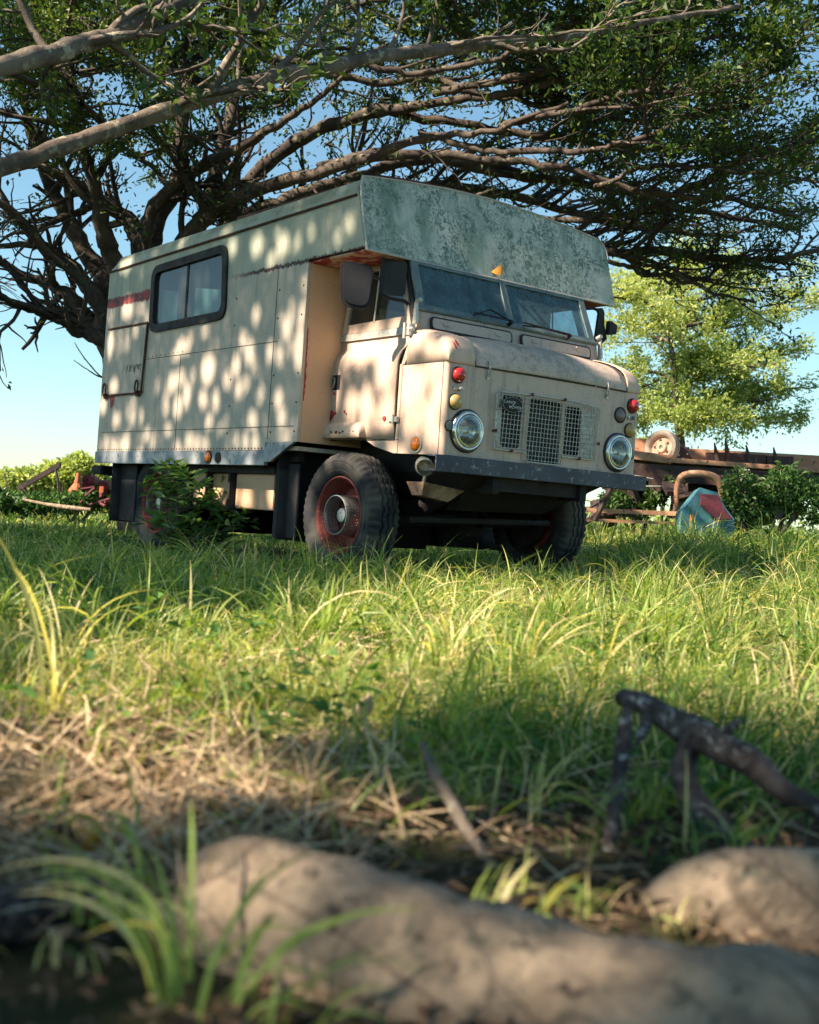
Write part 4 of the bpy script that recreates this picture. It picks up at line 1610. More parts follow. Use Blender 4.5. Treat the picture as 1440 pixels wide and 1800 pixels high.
class Tree:
    def __init__(s):
        s.big, s.small, s.lc, s.ld, s.lt = [], [], [], [], []

    def limb(s, ctrl, k=9, rscale=1.0, amp=.06, r=rng):
        """ctrl rows: x,y,z,radius"""
        c = spline(ctrl, 8)
        P = wobble(c[:, :3], amp, r)
        rr = c[:, 3] * rscale * (1 + .08 * np.sin(np.arange(len(c)) * 1.3 + r.uniform(0, 6)))
        s.big.append((P, np.maximum(rr, .004)))
        return P, rr

    def dress(s, P, R, nside, l0, l1, leafd, leafp, flat=.5, start=.15, r=rng, twn=6, updir=0.03, tintb=0.0, lsz=1.0):
        n = len(P)
        for j in range(nside):
            t = start + (1 - start) * (j + r.uniform(0, 1)) / nside
            i = min(int(t * (n - 1)), n - 2)
            tan = P[i + 1] - P[i]
            tan /= np.linalg.norm(tan) + 1e-9
            side = r.normal(0, 1, 3)
            side[2] *= flat
            side[2] += .12
            side -= tan * side.dot(tan)
            side /= np.linalg.norm(side) + 1e-9
            a = r.uniform(.45, 1.15)
            d = tan * math.cos(a) + side * math.sin(a)
            ln = r.uniform(l0, l1) * (1 - .4 * t)
            r0 = max(.009, min(R[i] * .6, .045)) * r.uniform(.7, 1.2)
            bp, br = grow(P[i], d, ln, r0, r, updir, 8)
            s.small.append((bp, br))
            for q in range(twn):
                u = r.uniform(.25, 1)
                ii = min(int(u * 8), 7)
                sd = r.normal(0, 1, 3)
                sd[2] *= flat
                dd = (bp[ii + 1] - bp[ii])
                dd = dd / np.linalg.norm(dd) + sd * .8
                tp, tr = grow(bp[ii], dd, ln * r.uniform(.2, .5), r0 * .4, r, .03, 5, .22)
                s.small.append((tp, np.maximum(tr, .0028)))
                if r.uniform() < leafp:
                    s.leaves(tp, leafd, r, tintb, lsz)
            if r.uniform() < leafp:
                s.leaves(bp[4:], leafd, r, tintb, lsz)

    def leaves(s, tp, cnt, r, tb=0.0, lsz=1.0):
        m_ = int(cnt * r.uniform(.5, 1.3))
        if m_ < 1: return
        u = r.uniform(.25, 1.05, m_) * (len(tp) - 1)
        i = np.clip(u.astype(int), 0, len(tp) - 2)
        f = (u - i)[:, None]
        c = tp[i] * (1 - f) + tp[i + 1] * f + r.normal(0, .05, (m_, 3)) * lsz
        d = (tp[i + 1] - tp[i])
        d = d / (np.linalg.norm(d, axis=1, keepdims=True) + 1e-9) + r.normal(0, .7, (m_, 3))
        s.lc.append(c)
        s.ld.append(d)
        s.lt.append(np.clip(r.normal(.45 + tb, .2, m_), 0, 1))

    def finish(s, name, label, cat, loc, leafL, leafW, mat, bark, group=None, kbig=9):
        root = tag(empty(name, (0, 0, 0)), label, cat, group)
        tubes_np('trunk', s.big, bark, root, kbig)
        if name == 'fig_tree':
            ok_ = []
            for P_, R_ in s.small:
                p_ = P_[len(P_) // 2]
                k_ = (p_[2] - .9) / SUN.z
                a_, b_ = dl(p_[0] - SUN.x * k_, p_[1] - SUN.y * k_)
                if 11.5 < a_ < 16.5 and 1.5 < b_ < 5 and rng.uniform() < .93: continue
                ok_.append((P_, R_))
            s.small = ok_
        if s.small:
            tubes_np('branches', s.small, bark, root, 4)
        if s.lc:
            C = np.concatenate(s.lc)
            D = np.concatenate(s.ld)
            t = np.concatenate(s.lt)
            if name == 'fig_tree':      # thin spots in the crown where the sun comes through onto the scrap
                k_ = (C[:, 2] - .9) / SUN.z
                dd_, ll_ = dl(C[:, 0] - SUN.x * k_, C[:, 1] - SUN.y * k_)
                z_ = (dd_ > 11.5) & (dd_ < 16.5) & (ll_ > 1.3) & (ll_ < 5)
                kp = ~(z_ & (rng.uniform(0, 1, len(C)) < .93))
                C, D, t = C[kp], D[kp], t[kp]
                # leaves whose own shade would fall on the sunny grass in front are fewer too
            Nn = rng.normal(0, .6, (len(C), 3)) + np.array([0, 0, 1.0])
            fr_ = np.ones(len(C))
            if name == 'shade_tree':     # younger, smaller leaves on the low limb
                fr_[C[:, 2] < 4.6] = .62
                fr_[SMALL0:SMALL1] = .46  # finer leaves give the shaped light patches clean edges
            leaf_cloud('crown', C, D, Nn, rng.uniform(*leafL, len(C)) * fr_, rng.uniform(*leafW, len(C)) * fr_, t, mat, root)
            print('LEAVES', name, len(C), 'small', len(s.small))
        # put the origin at the foot of the trunk
        root.location = loc
        for c_ in root.children:
            c_.location = (-loc[0], -loc[1], -loc[2])
        return root


r1 = np.random.default_rng(5)
FT = Tree()
trunk_d = 14.2
foot = W(300, 880, trunk_d)
foot[2] = gz(foot[0], foot[1]) - .05


def wl(rows):
    """rows (u, v, depth, pixel width) -> x,y,z,radius"""
    out = []
    for u, v, d, pw in rows:
        p = W(u, v, d)
        out.append([*p, pw * d / FPX / 2])
    return out


# trunk made of several fused stems, all behind the camper box
for k_, (du, dv) in enumerate(((0, 0), (-34, 0), (30, 0), (-14, 0), (52, 0))):
    p0 = W(300 + du * .6, 960, trunk_d + .2 * ((k_ % 2) * 2 - 1))
    p1 = W(290 + du * 1.1, 760, trunk_d)
    p2 = W(275 + du * 1.7, 600, trunk_d)
    p3 = W(262 + du * 2.3, 480, trunk_d)
    FT.limb([[*p0, .42], [*p1, .27], [*p2, .20], [*p3, .13]], amp=.08, r=r1)

limbs = [
    # fan to the left
    [(255, 690, 14.1, 34), (205, 625, 14.0, 30), (150, 592, 13.8, 26), (95, 562, 13.6, 20), (40, 545, 13.4, 14), (-40, 500, 13.0, 9)],
    [(250, 640, 14.1, 34), (190, 590, 14.2, 30), (120, 520, 14.2, 24), (50, 482, 14.2, 17), (-40, 455, 14, 10)],
    [(250, 620, 14.1, 38), (180, 540, 14.0, 32), (120, 470, 13.9, 26), (70, 420, 13.7, 20), (20, 380, 13.5, 14), (-50, 320, 13.2, 9)],
    [(250, 590, 14.1, 44), (195, 500, 14.2, 36), (140, 420, 14.2, 30), (95, 340, 14.2, 24), (60, 250, 14.1, 17), (40, 150, 14, 11), (10, 60, 14, 7)],
    [(250, 560, 14.1, 42), (210, 470, 13.8, 36), (185, 380, 13.5, 30), (160, 300, 13.2, 22), (130, 210, 12.9, 16), (120, 110, 12.6, 11), (90, 20, 12.3, 8)],
    [(265, 540, 14.1, 40), (250, 440, 14.0, 34), (215, 370, 13.9, 27), (150, 330, 13.8, 20), (90, 300, 13.6, 13), (30, 290, 13.5, 8)],
    [(262, 520, 14.1, 40), (280, 420, 14.2, 32), (315, 330, 14.3, 28), (325, 250, 14.4, 24), (335, 160, 14.5, 18), (330, 80, 14.6, 12), (350, 0, 14.6, 8)],
    [(262, 540, 14.1, 38), (250, 450, 13.9, 30), (270, 370, 13.7, 26), (330, 300, 13.2, 22), (420, 250, 12.6, 18), (510, 200, 12.0, 13), (600, 130, 11.5, 9), (680, 80, 11, 6)],
    [(300, 520, 14.1, 40), (320, 430, 13.8, 34), (380, 370, 13.4, 30), (450, 330, 13.0, 26), (560, 300, 12.5, 22), (660, 262, 12.0, 18), (760, 230, 11.5, 14), (880, 215, 11.0, 10), (1000, 180, 10.6, 7)],
    [(300, 540, 14.2, 38), (360, 440, 14.3, 32), (440, 375, 14.4, 28), (520, 345, 14.5, 24), (620, 310, 14.6, 20), (720, 290, 14.8, 17), (820, 292, 15, 13), (920, 305, 15.2, 10)],
    [(320, 520, 14.2, 36), (400, 400, 14.0, 30), (460, 300, 13.7, 26), (540, 230, 13.4, 24), (650, 190, 13.0, 20), (770, 165, 12.6, 16), (900, 150, 12.2, 12), (1040, 120, 11.8, 9), (1200, 110, 11.5, 6)],
    [(310, 500, 14.2, 34), (360, 380, 14.4, 28), (400, 250, 14.6, 24), (430, 150, 14.8, 19), (470, 60, 15, 13), (500, -20, 15, 8)],
    [(330, 540, 14.3, 30), (440, 440, 14.8, 26), (580, 370, 15.3, 22), (720, 330, 15.8, 20), (860, 335, 16.2, 17), (1000, 370, 16.6, 14), (1130, 400, 17, 10), (1300, 420, 17, 7)],
    # long level limbs over the truck to the right
    [(560, 300, 12.5, 18), (700, 270, 12.3, 17), (840, 285, 12.1, 15), (980, 300, 11.9, 13), (1120, 330, 11.7, 11), (1260, 350, 11.5, 9), (1400, 380, 11.3, 7)],
    [(650, 190, 13.0, 17), (780, 205, 12.9, 15), (930, 225, 12.8, 14), (1080, 250, 12.7, 12), (1220, 250, 12.5, 10), (1380, 260, 12.3, 7)],
    [(600, 320, 14.6, 17), (760, 345, 14.4, 16), (900, 375, 14.2, 16), (1000, 415, 14.0, 17), (1080, 436, 13.8, 17), (1180, 432, 13.6, 15), (1316, 452, 13.4, 11), (1440, 440, 13.2, 8)],
    [(1060, 436, 13.8, 12), (1120, 455, 13.7, 9), (1190, 485, 13.6, 8), (1250, 512, 13.5, 6), (1330, 532, 13.4, 5)],
    [(1010, 460, 13.9, 7), (1080, 474, 13.8, 8), (1160, 484, 13.7, 8), (1230, 482, 13.6, 6), (1290, 455, 13.5, 5), (1360, 430, 13.4, 3)],
    [(760, 165, 12.6, 14), (900, 120, 12.0, 13), (1020, 95, 11.5, 11), (1150, 75, 11.0, 9), (1300, 60, 10.6, 7), (1430, 50, 10.2, 5)],
    [(820, 292, 15.0, 14), (960, 330, 15.0, 13), (1100, 350, 15.0, 12), (1240, 380, 15.0, 10), (1400, 400, 15.0, 8)],
    [(740, 232, 11.6, 14), (860, 262, 11.2, 12), (990, 262, 10.8, 11), (1110, 240, 10.4, 9), (1230, 200, 10.0, 8), (1360, 180, 9.6, 6)],
    [(880, 215, 11.0, 12), (990, 195, 10.6, 11), (1110, 160, 10.2, 10), (1230, 150, 9.8, 8), (1380, 120, 9.4, 6)],
    [(620, 110, 11.4, 12), (740, 130, 11.2, 11), (860, 112, 10.9, 10), (960, 70, 10.6, 9), (1080, 20, 10.3, 7)],
    [(420, 90, 13, 14), (520, 115, 13, 14), (640, 150, 13, 13), (760, 150, 12.8, 12), (880, 180, 12.6, 11), (1010, 210, 12.4, 9), (1160, 215, 12, 7)],
    [(900, 375, 14.2, 12), (1010, 385, 13.8, 11), (1120, 375, 13.3, 10), (1220, 330, 12.9, 9), (1316, 280, 12.5, 7), (1430, 250, 12, 5)],
    [(1050, 330, 11.7, 9), (1130, 290, 11.2, 9), (1220, 285, 10.8, 8), (1316, 300, 10.5, 7), (1440, 320, 10, 5)],
]
for li, rows in enumerate(limbs):
    P, R = FT.limb(wl(rows), amp=.09, r=r1)
    right = np.mean([q[0] for q in rows]) > 560
    ln = np.sum(np.linalg.norm(np.diff(P, axis=0), axis=1))
    low_left = li < 3
    vm = np.mean([q[1] for q in rows])
    leafy = 32 if vm < 170 else (20 if vm < 260 else 9)
    FT.dress(P, R, int(ln * (6.5 if right else 4.2)), .5, 1.9, leafy if not low_left else 3, (.80 if right else .62) if not low_left else .2, flat=.16 if right else .55, start=.12 if right else .3, r=r1, twn=7, tintb=.0)
# the denser leafy top of the crown
for q in range(160):
    u = r1.uniform(30, 1460) if q < 74 else r1.uniform(0, 760)
    top = r1.uniform(-120, 190) if u > 700 or u < 560 else r1.uniform(-120, 110)
    if u > 1150: top = r1.uniform(-60, 330)
    d = r1.uniform(10.5, 16)
    p0 = W(u, top, d)
    dr = r1.normal(0, 1, 3); dr[2] = abs(dr[2]) * .3
    P, R = grow(p0, dr, 1.6, .03, r1, 0, 8)
    FT.small.append((P, R))
    FT.dress(P, R, 7, .4, 1.0, 19, .95, flat=.5, start=.0, r=r1, twn=6, tintb=(.16 if u < 620 else .0))  # leaves on the left tinted lighter, sunlight put into the colour
# two bare sprouts left of the camper
for rows in ([(196, 672, 13.6, 3.2), (170, 655, 13.6, 2.6), (148, 630, 13.6, 2.2), (131, 602, 13.6, 1.4)], [(190, 668, 13.4, 3), (165, 658, 13.4, 2.5), (130, 633, 13.4, 1.2)]):
    FT.limb(wl(rows), amp=.01, r=r1)
FT.finish('fig_tree', 'big spreading fig tree behind the camper truck, dark limbs fanning over its roof', 'tree', tuple(foot), (.045, .085), (.022, .042), M['figleaf'], M['bark'])

# ------------------------------------------------------------ nearer tree: trunk outside the frame to the left
r2 = np.random.default_rng(21)
NT = Tree()
tp = np.array([7.4, -11.6, 0.0])
NT.limb([[tp[0], tp[1], -.1, .55], [tp[0] - .1, tp[1] + .1, 1.2, .42], [tp[0] - .3, tp[1] + .3, 2.6, .36], [tp[0] - .6, tp[1] + .8, 4.5, .3], [tp[0] - 1, tp[1] + 1.5, 6.5, .22]], amp=.1, r=r2, k=12)
e0 = wl([(-300, 410, 5.6, 36), (-80, 330, 5.8, 33), (57, 280, 6.0, 31), (180, 232, 6.2, 30), (320, 170, 6.4, 29), (450, 130, 6.6, 28), (580, 94, 6.9, 26), (700, 78, 7.2, 23), (820, 70, 7.6, 23), (960, 62, 8.0, 17), (1130, 40, 8.4, 12), (1300, 10, 8.8, 8)])
P, R = NT.limb([[6.9, -11.0, 2.0, .24], [5.0, -8.8, 2.1, .14]] + [[*r_[:3], r_[3]] for r_ in e0], amp=.05, r=r2)
NT.dress(P, R, 15, .5, 1.2, 10, .7, start=.45, r=r2, twn=5, lsz=.8)
e1 = wl([(-300, 200, 5.0, 42), (-100, 140, 5.2, 38), (57, 98, 5.5, 36), (150, 72, 5.8, 33), (230, 40, 6.0, 27), (340, -20, 6.3, 26), (460, -90, 6.6, 16)])
P, R = NT.limb([[6.9, -11.0, 2.4, .24], [5.2, -8.8, 2.3, .14]] + [[*r_[:3], r_[3]] for r_ in e1], amp=.05, r=r2)
NT.dress(P, R, 8, .5, 1.0, 12, .8, start=.5, r=r2, twn=5, lsz=.8)


# unseen crown between sun and truck, its leaves placed to shape the dappled light
s_ = np.array(SUN)


def openness(Q0, x, y):
    """share of leaves kept, for leaves whose shade lands at x,y on the ground"""
    d, l = dl(x, y)
    keep = np.full(len(x), .95)
    # sunny strip of grass in front of the truck
    near_e = 2.4 + .35 * sstep(.1, .6, l) + .22 * lump(x, y, 1.2, 3.0) + .16 * lump(x, y, 4.5, 8.0)
    far_e = 3.9 + 4.8 * sstep(-.5, .7, l) + .3 * lump(x, y, 1.7, 5.0)
    lit = sstep(near_e - .15, near_e + .15, d) * sstep(far_e + .3, far_e - .2, d)
    lit = lit * sstep(-1.6, -.9, l)
    lit = np.maximum(lit, sstep(.95, 1.25, l) * sstep(8.0, 8.6, d))         # open ground on the right
    mott = np.where(lump(x, y, 4.2, 21.0) + .5 * lump(x, y, 9.0, 2.0) > .62, .45, .97)
    keep = keep * (1 - mott * lit)
    # thinner over the straw patch on the left and the root
    near = sstep(3.0, 2.6, d) * sstep(1.45, 1.6, d) * sstep(-.12, -.25, l)
    n2 = lump(x, y, 3.3, 17.0)
    keep = keep * np.where((d < 3.4) & (d > 2.0), np.where(n2 > .45, .2, 1), 1)
    # far away open pasture
    keep = keep * (1 - .9 * sstep(17, 20, d))
    return keep


# gaps cut into that crown, each placed to throw a patch of sun on the truck:
# (x, z, half width, half height) where its light lands
GAPS = []
for oy, lst in ((400, [(250,220,90,100),(430,140,30,50),(590,85,60,70),(865,20,60,50),(910,120,60,100),(1060,110,80,130),(1190,45,60,50),(1220,110,90,150),(1150,200,60,90),(1310,100,50,90),(1355,350,40,70),
  (260,500,80,130),(155,545,40,110),(340,500,60,80),(380,560,40,70),(160,720,45,180),(215,700,60,200),(265,700,40,130),(315,640,40,80),
  (605,330,50,120),(575,470,55,150),(510,450,30,110),(690,300,60,100),(740,310,40,120),(690,390,50,90),(620,520,40,110),
  (600,740,100,90),(640,690,60,90),(740,640,60,60),(560,790,60,50),(1055,540,50,100),(1065,610,40,60),(1285,510,50,120),(1340,520,40,160),(1250,600,60,120),(1210,560,40,90),(1270,720,80,140),(1235,640,50,90),(1015,770,60,150),(975,700,50,100),(1045,850,45,110),(930,850,55,140),(1140,770,50,130),(1200,790,50,110),(1330,600,40,200),(755,880,95,200),(790,740,30,60),(660,910,50,100),(590,930,70,90),(540,960,60,120),(445,980,40,60),(505,1010,40,150),(875,940,60,110),(945,1000,50,100),(990,970,40,90),(1080,1030,50,90),(1190,1060,60,90),(625,1030,40,160),(730,1060,50,110),(800,1060,50,120),(180,990,60,80),(1630,-30,90,120),(1500,-20,60,80),(1560,60,50,80),(1400,30,50,60),(1480,110,60,80)]),
 (680, [(285,155,75,170),(190,200,55,90),(110,110,50,90),(345,190,25,110),(500,110,45,180),(625,70,45,130),(570,120,60,140),(740,110,30,50),(800,100,50,120),(720,70,40,80),(875,200,40,100),(765,215,55,90),(835,265,40,50),(1035,205,65,110),(275,280,30,50),(125,355,90,90),(190,365,60,80),(245,360,60,110),(345,330,35,90),(425,330,50,120),(380,290,40,80),(510,260,50,70),(640,340,60,110),(690,350,60,90),(740,360,60,70),(570,370,50,60),(930,330,50,100),(985,345,50,110),(1045,345,50,110),(880,350,40,60),(1190,300,60,70),(1240,310,60,60),(1215,190,60,110),(1115,210,40,70),(1270,240,60,70),(1200,90,50,80),(335,430,50,90),(160,440,120,70),(245,440,40,60),(600,430,80,70),
  (795,620,70,160),(980,680,90,130),(910,660,60,130),(1140,650,60,170),(345,610,25,130),(1345,700,60,260),(1420,560,90,90),(700,640,50,120)])):
    for (px, py, w_, h_) in lst:
        u_, v_ = 150 + px / 3.512, oy + py / 3.512
        yp = -1.157 if v_ < 830 else -1.0
        def hitp(u, v):
            q = FW + RT * (u - 686.5) / FPX - UP * (v - 902.5) / FPX
            return CAM + q * ((yp - CAM[1]) / q[1])
        c_ = hitp(u_, v_)
        e_ = hitp(u_ + w_ / 7.02, v_)
        t_ = hitp(u_, v_ - h_ / 7.02)
        # carry the landing point to the plane of the box side along the sun ray
        k_ = (-1.157 - c_[1]) / SUN[1]
        GAPS.append((c_[0] + SUN[0] * k_, c_[2] + SUN[2] * k_, abs(e_[0] - c_[0]), abs(t_[2] - c_[2])))
for q in range(80):   # broad uneven light on the cab door and wing
    GAPS.append((r2.uniform(-.32, 1.0), r2.uniform(.85, 1.95), r2.uniform(.04, .11), r2.uniform(.07, .15)))
for (u, v, hw_, hh_) in ((285, 915, .10, .12), (300, 830, .06, .06), (345, 850, .05, .05), (390, 870, .06, .05), (300, 950, .14, .07), (370, 945, .08, .05), (405, 925, .05, .04), (262, 850, .04, .06)):
    q = FW + RT * (u - 686.5) / FPX - UP * (v - 902.5) / FPX
    p = CAM + q * 9.35
    k_ = (-1.157 - p[1]) / SUN[1]
    GAPS.append((p[0] + SUN[0] * k_, p[2] + SUN[2] * k_, hw_, hh_))
for (x_, z_, a_, b_) in ((-.33, .45, .10, .22), (-.36, .62, .08, .12), (.05, .62, .08, .06), (.1, .13, .06, .08), (.72, .60, .08, .05)):
    GAPS.append((x_, z_, a_, b_))
GAPS = np.array(GAPS)


def in_gap(x, z, m_):
    g = np.zeros(len(x))
    ru = r2.uniform(0, 1, len(x))
    for i_, (a, b, c_, d_) in enumerate(GAPS):
        op = (1.0, .97, .9, .8, .95, .7, 1.0)[(i_ * 5 + i_ // 7) % 7]      # some gaps still have a few leaves in them
        rag = 1 + .22 * np.sin(x * 61 + i_) * np.cos(z * 47 + i_ * 2)
        g = np.maximum(g, np.where(((x - a) / (c_ * .93 + m_)) ** 2 + ((z - b) / (d_ * .93 + m_)) ** 2 < rag, op, 0))
    return ru < g


def viewclear(C):
    rel = C - CAM
    dep = rel @ FW
    uu = 686.5 + FPX * (rel @ RT) / np.maximum(dep, .01)
    vv = 902.5 - FPX * (rel @ UP) / np.maximum(dep, .01)
    return ~((dep > .5) & (uu > -60) & (uu < 1500) & (vv > -50))


PATCH = []  # openings kept in the unseen leaves for sun on the foreground
for (u, v, zz, a_, b_) in ((430, 1545, .06, .085, .07), (520, 1500, .06, .04, .03), (1240, 1575, .05, .12, .07), (1010, 1590, .02, .14, .05), (900, 1560, .03, .07, .05), (760, 1440, .02, .22, .05), (930, 1440, .04, .12, .05), (200, 1330, .02, .30, .12), (110, 1420, .02, .14, .06), (350, 1390, .02, .22, .06),
                     (560, 1410, .02, .14, .05), (300, 1260, .03, .30, .2), (250, 1650, .06, .05, .03), (720, 1660, .05, .04, .05), (1290, 1205, .03, .12, .1), (1300, 1380, .08, .05, .05), (640, 1245, .05, .08, .08), (900, 1700, .04, .05, .05), (740, 1670, .06, .03, .025), (410, 1590, .06, .05, .04), (480, 1690, .05, .03, .04), (1080, 1730, .04, .04, .03)):
    q = FW + RT * (u - 686.5) / FPX - UP * (v - 902.5) / FPX
    p = CAM + q * ((zz - CAM[2]) / q[2])
    p = p - s_ * (zz / s_[2])
    dd_, ll_ = dl(p[0], p[1])
    PATCH.append((dd_, ll_, b_, a_))


def in_patch(C):
    t = C[:, 2] / s_[2]
    d, l = dl(C[:, 0] - s_[0] * t, C[:, 1] - s_[1] * t)
    g = np.zeros(len(C), bool)
    for a, b, ra, rb in PATCH:
        g |= ((d - a) / (ra * 1.15 + .012)) ** 2 + ((l - b) / (rb + .008)) ** 2 < 1 + .3 * np.sin(d * 60 + l * 40)
    return g


def side_hit(C):
    ts = (C[:, 1] + 1.157) / s_[1]
    sx, sz = C[:, 0] - s_[0] * ts, C[:, 2] - s_[2] * ts
    return sx, sz, (ts > 0) & (sx > -3.8) & (sx < 1.1) & (sz > 0.1) & (sz < 2.75)


# (1) cover above the pasture, in clumps
cl = 9000
gx = r2.uniform(-7.5, 10.5, cl)
gy = r2.uniform(-8.0, 8.5, cl)
hh = r2.uniform(6.0, 8.6, cl)
t = hh / s_[2]
Cc = np.stack([gx + s_[0] * t, gy + s_[1] * t, hh], -1)
Nl = 22
C = np.repeat(Cc, Nl, 0) + r2.normal(0, .17, (len(Cc) * Nl, 3)) * np.array([1, 1, .6])
t = C[:, 2] / s_[2]
qx, qy = C[:, 0] - s_[0] * t, C[:, 1] - s_[1] * t
keep = openness(None, qx, qy)
sx, sz, hit = side_hit(C)
C1 = C[(r2.uniform(0, 1, len(C)) < keep) & ~hit & viewclear(C)]
C1 = C1[~in_patch(C1)]
# (2) close cover over the truck, broken by the gaps
nn = 95000
sx = r2.uniform(-3.9, 1.25, nn)
sz = r2.uniform(.05, 2.95, nn)
t = r2.uniform(8.4, 10.5, nn)
C2 = np.stack([sx + s_[0] * t, -1.157 + s_[1] * t, sz + s_[2] * t], -1)
C2 = C2[~in_gap(sx, sz, .004)]
C2 = C2[viewclear(C2)]
# (3) unseen leaves added to shade the right half of the fig tree
nn = 30000
u_ = r2.uniform(620, 1480, nn)
v_ = r2.uniform(0, 440, nn)
d_ = r2.uniform(10.5, 16, nn)
Pq = CAM + d_[:, None] * (FW + RT * ((u_ - 686.5) / FPX)[:, None] - UP * ((v_ - 902.5) / FPX)[:, None])
C3 = Pq + s_ * r2.uniform(2.2, 5.5, nn)[:, None]
C3 = C3[viewclear(C3)]
sx, sz, hit = side_hit(C3)
C3 = C3[~hit]
k_ = (C3[:, 2] - .9) / s_[2]
dd_, ll_ = dl(C3[:, 0] - s_[0] * k_, C3[:, 1] - s_[1] * k_)
C3 = C3[~((dd_ > 11.5) & (dd_ < 16.5) & (ll_ > 1.3) & (ll_ < 5))]
# (4) extra leaves added to shade the root and (5) the grass left of the truck
nn = 30000
d_, l_ = r2.uniform(.55, 2.45, nn), r2.uniform(-1.3, 1.5, nn)
x_, y_ = from_dl(d_, l_)
h_ = r2.uniform(6.2, 8.0, nn)
C4 = np.stack([x_, y_, np.zeros(nn)], -1) + s_ * (h_ / s_[2])[:, None]
kk_ = openness(None, x_, y_) > .8
C4 = C4[kk_]
C4 = C4[~in_patch(C4) & viewclear(C4)]
nn = 20000
d_, l_ = r2.uniform(3.8, 12, nn), r2.uniform(-4.0, -.4, nn)
x_, y_ = from_dl(d_, l_)
h_ = r2.uniform(6.2, 8.0, nn)
C5 = np.stack([x_, y_, np.zeros(nn)], -1) + s_ * (h_ / s_[2])[:, None]
kk_ = openness(None, x_, y_) > .8
C5 = C5[kk_]
C5 = C5[~side_hit(C5)[2] & viewclear(C5)]
C2 = np.concatenate([C2, C4])
print('SHADE', len(C1), len(C2), len(C3), len(C4), len(C5))
C = np.concatenate([C1, C2, C3, C5])
NT.lc.append(C)
Dn = r2.normal(0, 1, (len(C), 3)) * np.array([1, 1, .4])
Dn /= np.linalg.norm(Dn, axis=1, keepdims=True)
NT.ld.append(Dn)
NT.lt.append(np.clip(r2.normal(.45, .2, len(C)), 0, 1))
SMALL0 = sum(len(q) for q in NT.lc[:-1]) + len(C1)
SMALL1 = SMALL0 + len(C2)
NT.lc[-1][len(C1):len(C1) + len(C2)] -= Dn[len(C1):len(C1) + len(C2)] * .027
# boughs carrying that crown
for q in range(160):
    tgt = Cc[r2.integers(len(Cc))]
    rel = tgt - CAM
    dep = rel @ FW
    if dep > .5:
        u_ = 686.5 + FPX * (rel @ RT) / dep
        v_ = 902.5 - FPX * (rel @ UP) / dep
        if -100 < u_ < 1540 and v_ > -250: continue
    b0 = np.array([tp[0] - .5, tp[1] + .8, r2.uniform(4.2, 6.2)])
    mid = b0 * .5 + tgt * .5 + r2.normal(0, .4, 3)
    mid[2] = max(b0[2], tgt[2] * .55 + b0[2] * .45) + .3
    pp = spline([[*b0], [*mid], [*tgt]], 8)
    bx, bz, bh = side_hit(pp)
    kt = pp[:, 2] / s_[2]
    bd, bl = dl(pp[:, 0] - s_[0] * kt, pp[:, 1] - s_[1] * kt)
    if bh.any() or ((bd > .7) & (bd < 8) & (bl > -1.3) & (bl < 5)).any(): continue
    NT.limb([[*b0, .10], [*mid, .055], [*tgt, .015]], amp=.12, r=r2)
NT.finish('shade_tree', 'nearer tree standing outside the left edge, whose long limb, toned as sunlit, crosses the upper left corner; unseen crown shaped for dappled shade', 'tree', tuple(tp), (.085, .150), (.045, .075), M['figleaf'], M['litbark'])


# ============================================================ foreground
def rough_tube(name, rows, mat, parent=None, k=56, m_=14, amp=.06, seed=0.0, flat=1.0):
    c = spline(wl(rows), m_)
    P, R = c[:, :3], c[:, 3]
    n_ = len(P)
    Tn = np.gradient(P, axis=0)
    Tn /= np.linalg.norm(Tn, axis=1, keepdims=True)
    A = np.cross(Tn, np.array([0, 0, 1.0]))
    A /= np.linalg.norm(A, axis=1, keepdims=True)
    B = np.cross(A, Tn)
    th = 2 * np.pi * np.arange(k) / k
    s = np.linspace(0, np.sum(np.linalg.norm(np.diff(P, axis=0), axis=1)), n_)
    S_, TH = np.meshgrid(s, th, indexing='ij')
    rr = 1 + amp * (np.sin(TH * 2 + S_ * 14 + seed) + .8 * np.sin(TH * 3 - S_ * 23 + seed * 2) + .6 * np.sin(TH * 5 + 4 * np.sin(S_ * 17)) + .5 * np.sin(TH * 9 + S_ * 50 + seed) * np.sin(S_ * 31) + .35 * np.sin(TH * 16 + 6 * np.sin(S_ * 44)) + .9 * np.sin(S_ * 19 + seed * 3))
    # deep folds
    fold_ = np.exp(-((np.sin(TH * 1.5 + S_ * 9 + seed)) / .12) ** 2) * .10
    rr = rr - fold_ * (amp / .06)
    ring = P[:, None, :] + (A[:, None, :] * np.cos(th)[None, :, None] + B[:, None, :] * np.sin(th)[None, :, None] * flat) * (R[:, None] * rr)[:, :, None]
    V = ring.reshape(-1, 3)
    i = np.arange(n_ - 1)[:, None] * k
    j = np.arange(k)[None, :]
    F = np.stack([i + j, i + (j + 1) % k, i + k + (j + 1) % k, i + k + j], -1).reshape(-1, 4)
    c0, c1 = V[:k].mean(0), V[-k:].mean(0)
    V = np.vstack([V, c0, c1])
    caps = np.array([[x_, (x_ + 1) % k, n_ * k, n_ * k] for x_ in range(0)]).reshape(-1, 4)
    return mesh_np(name, V, F, mat, parent)


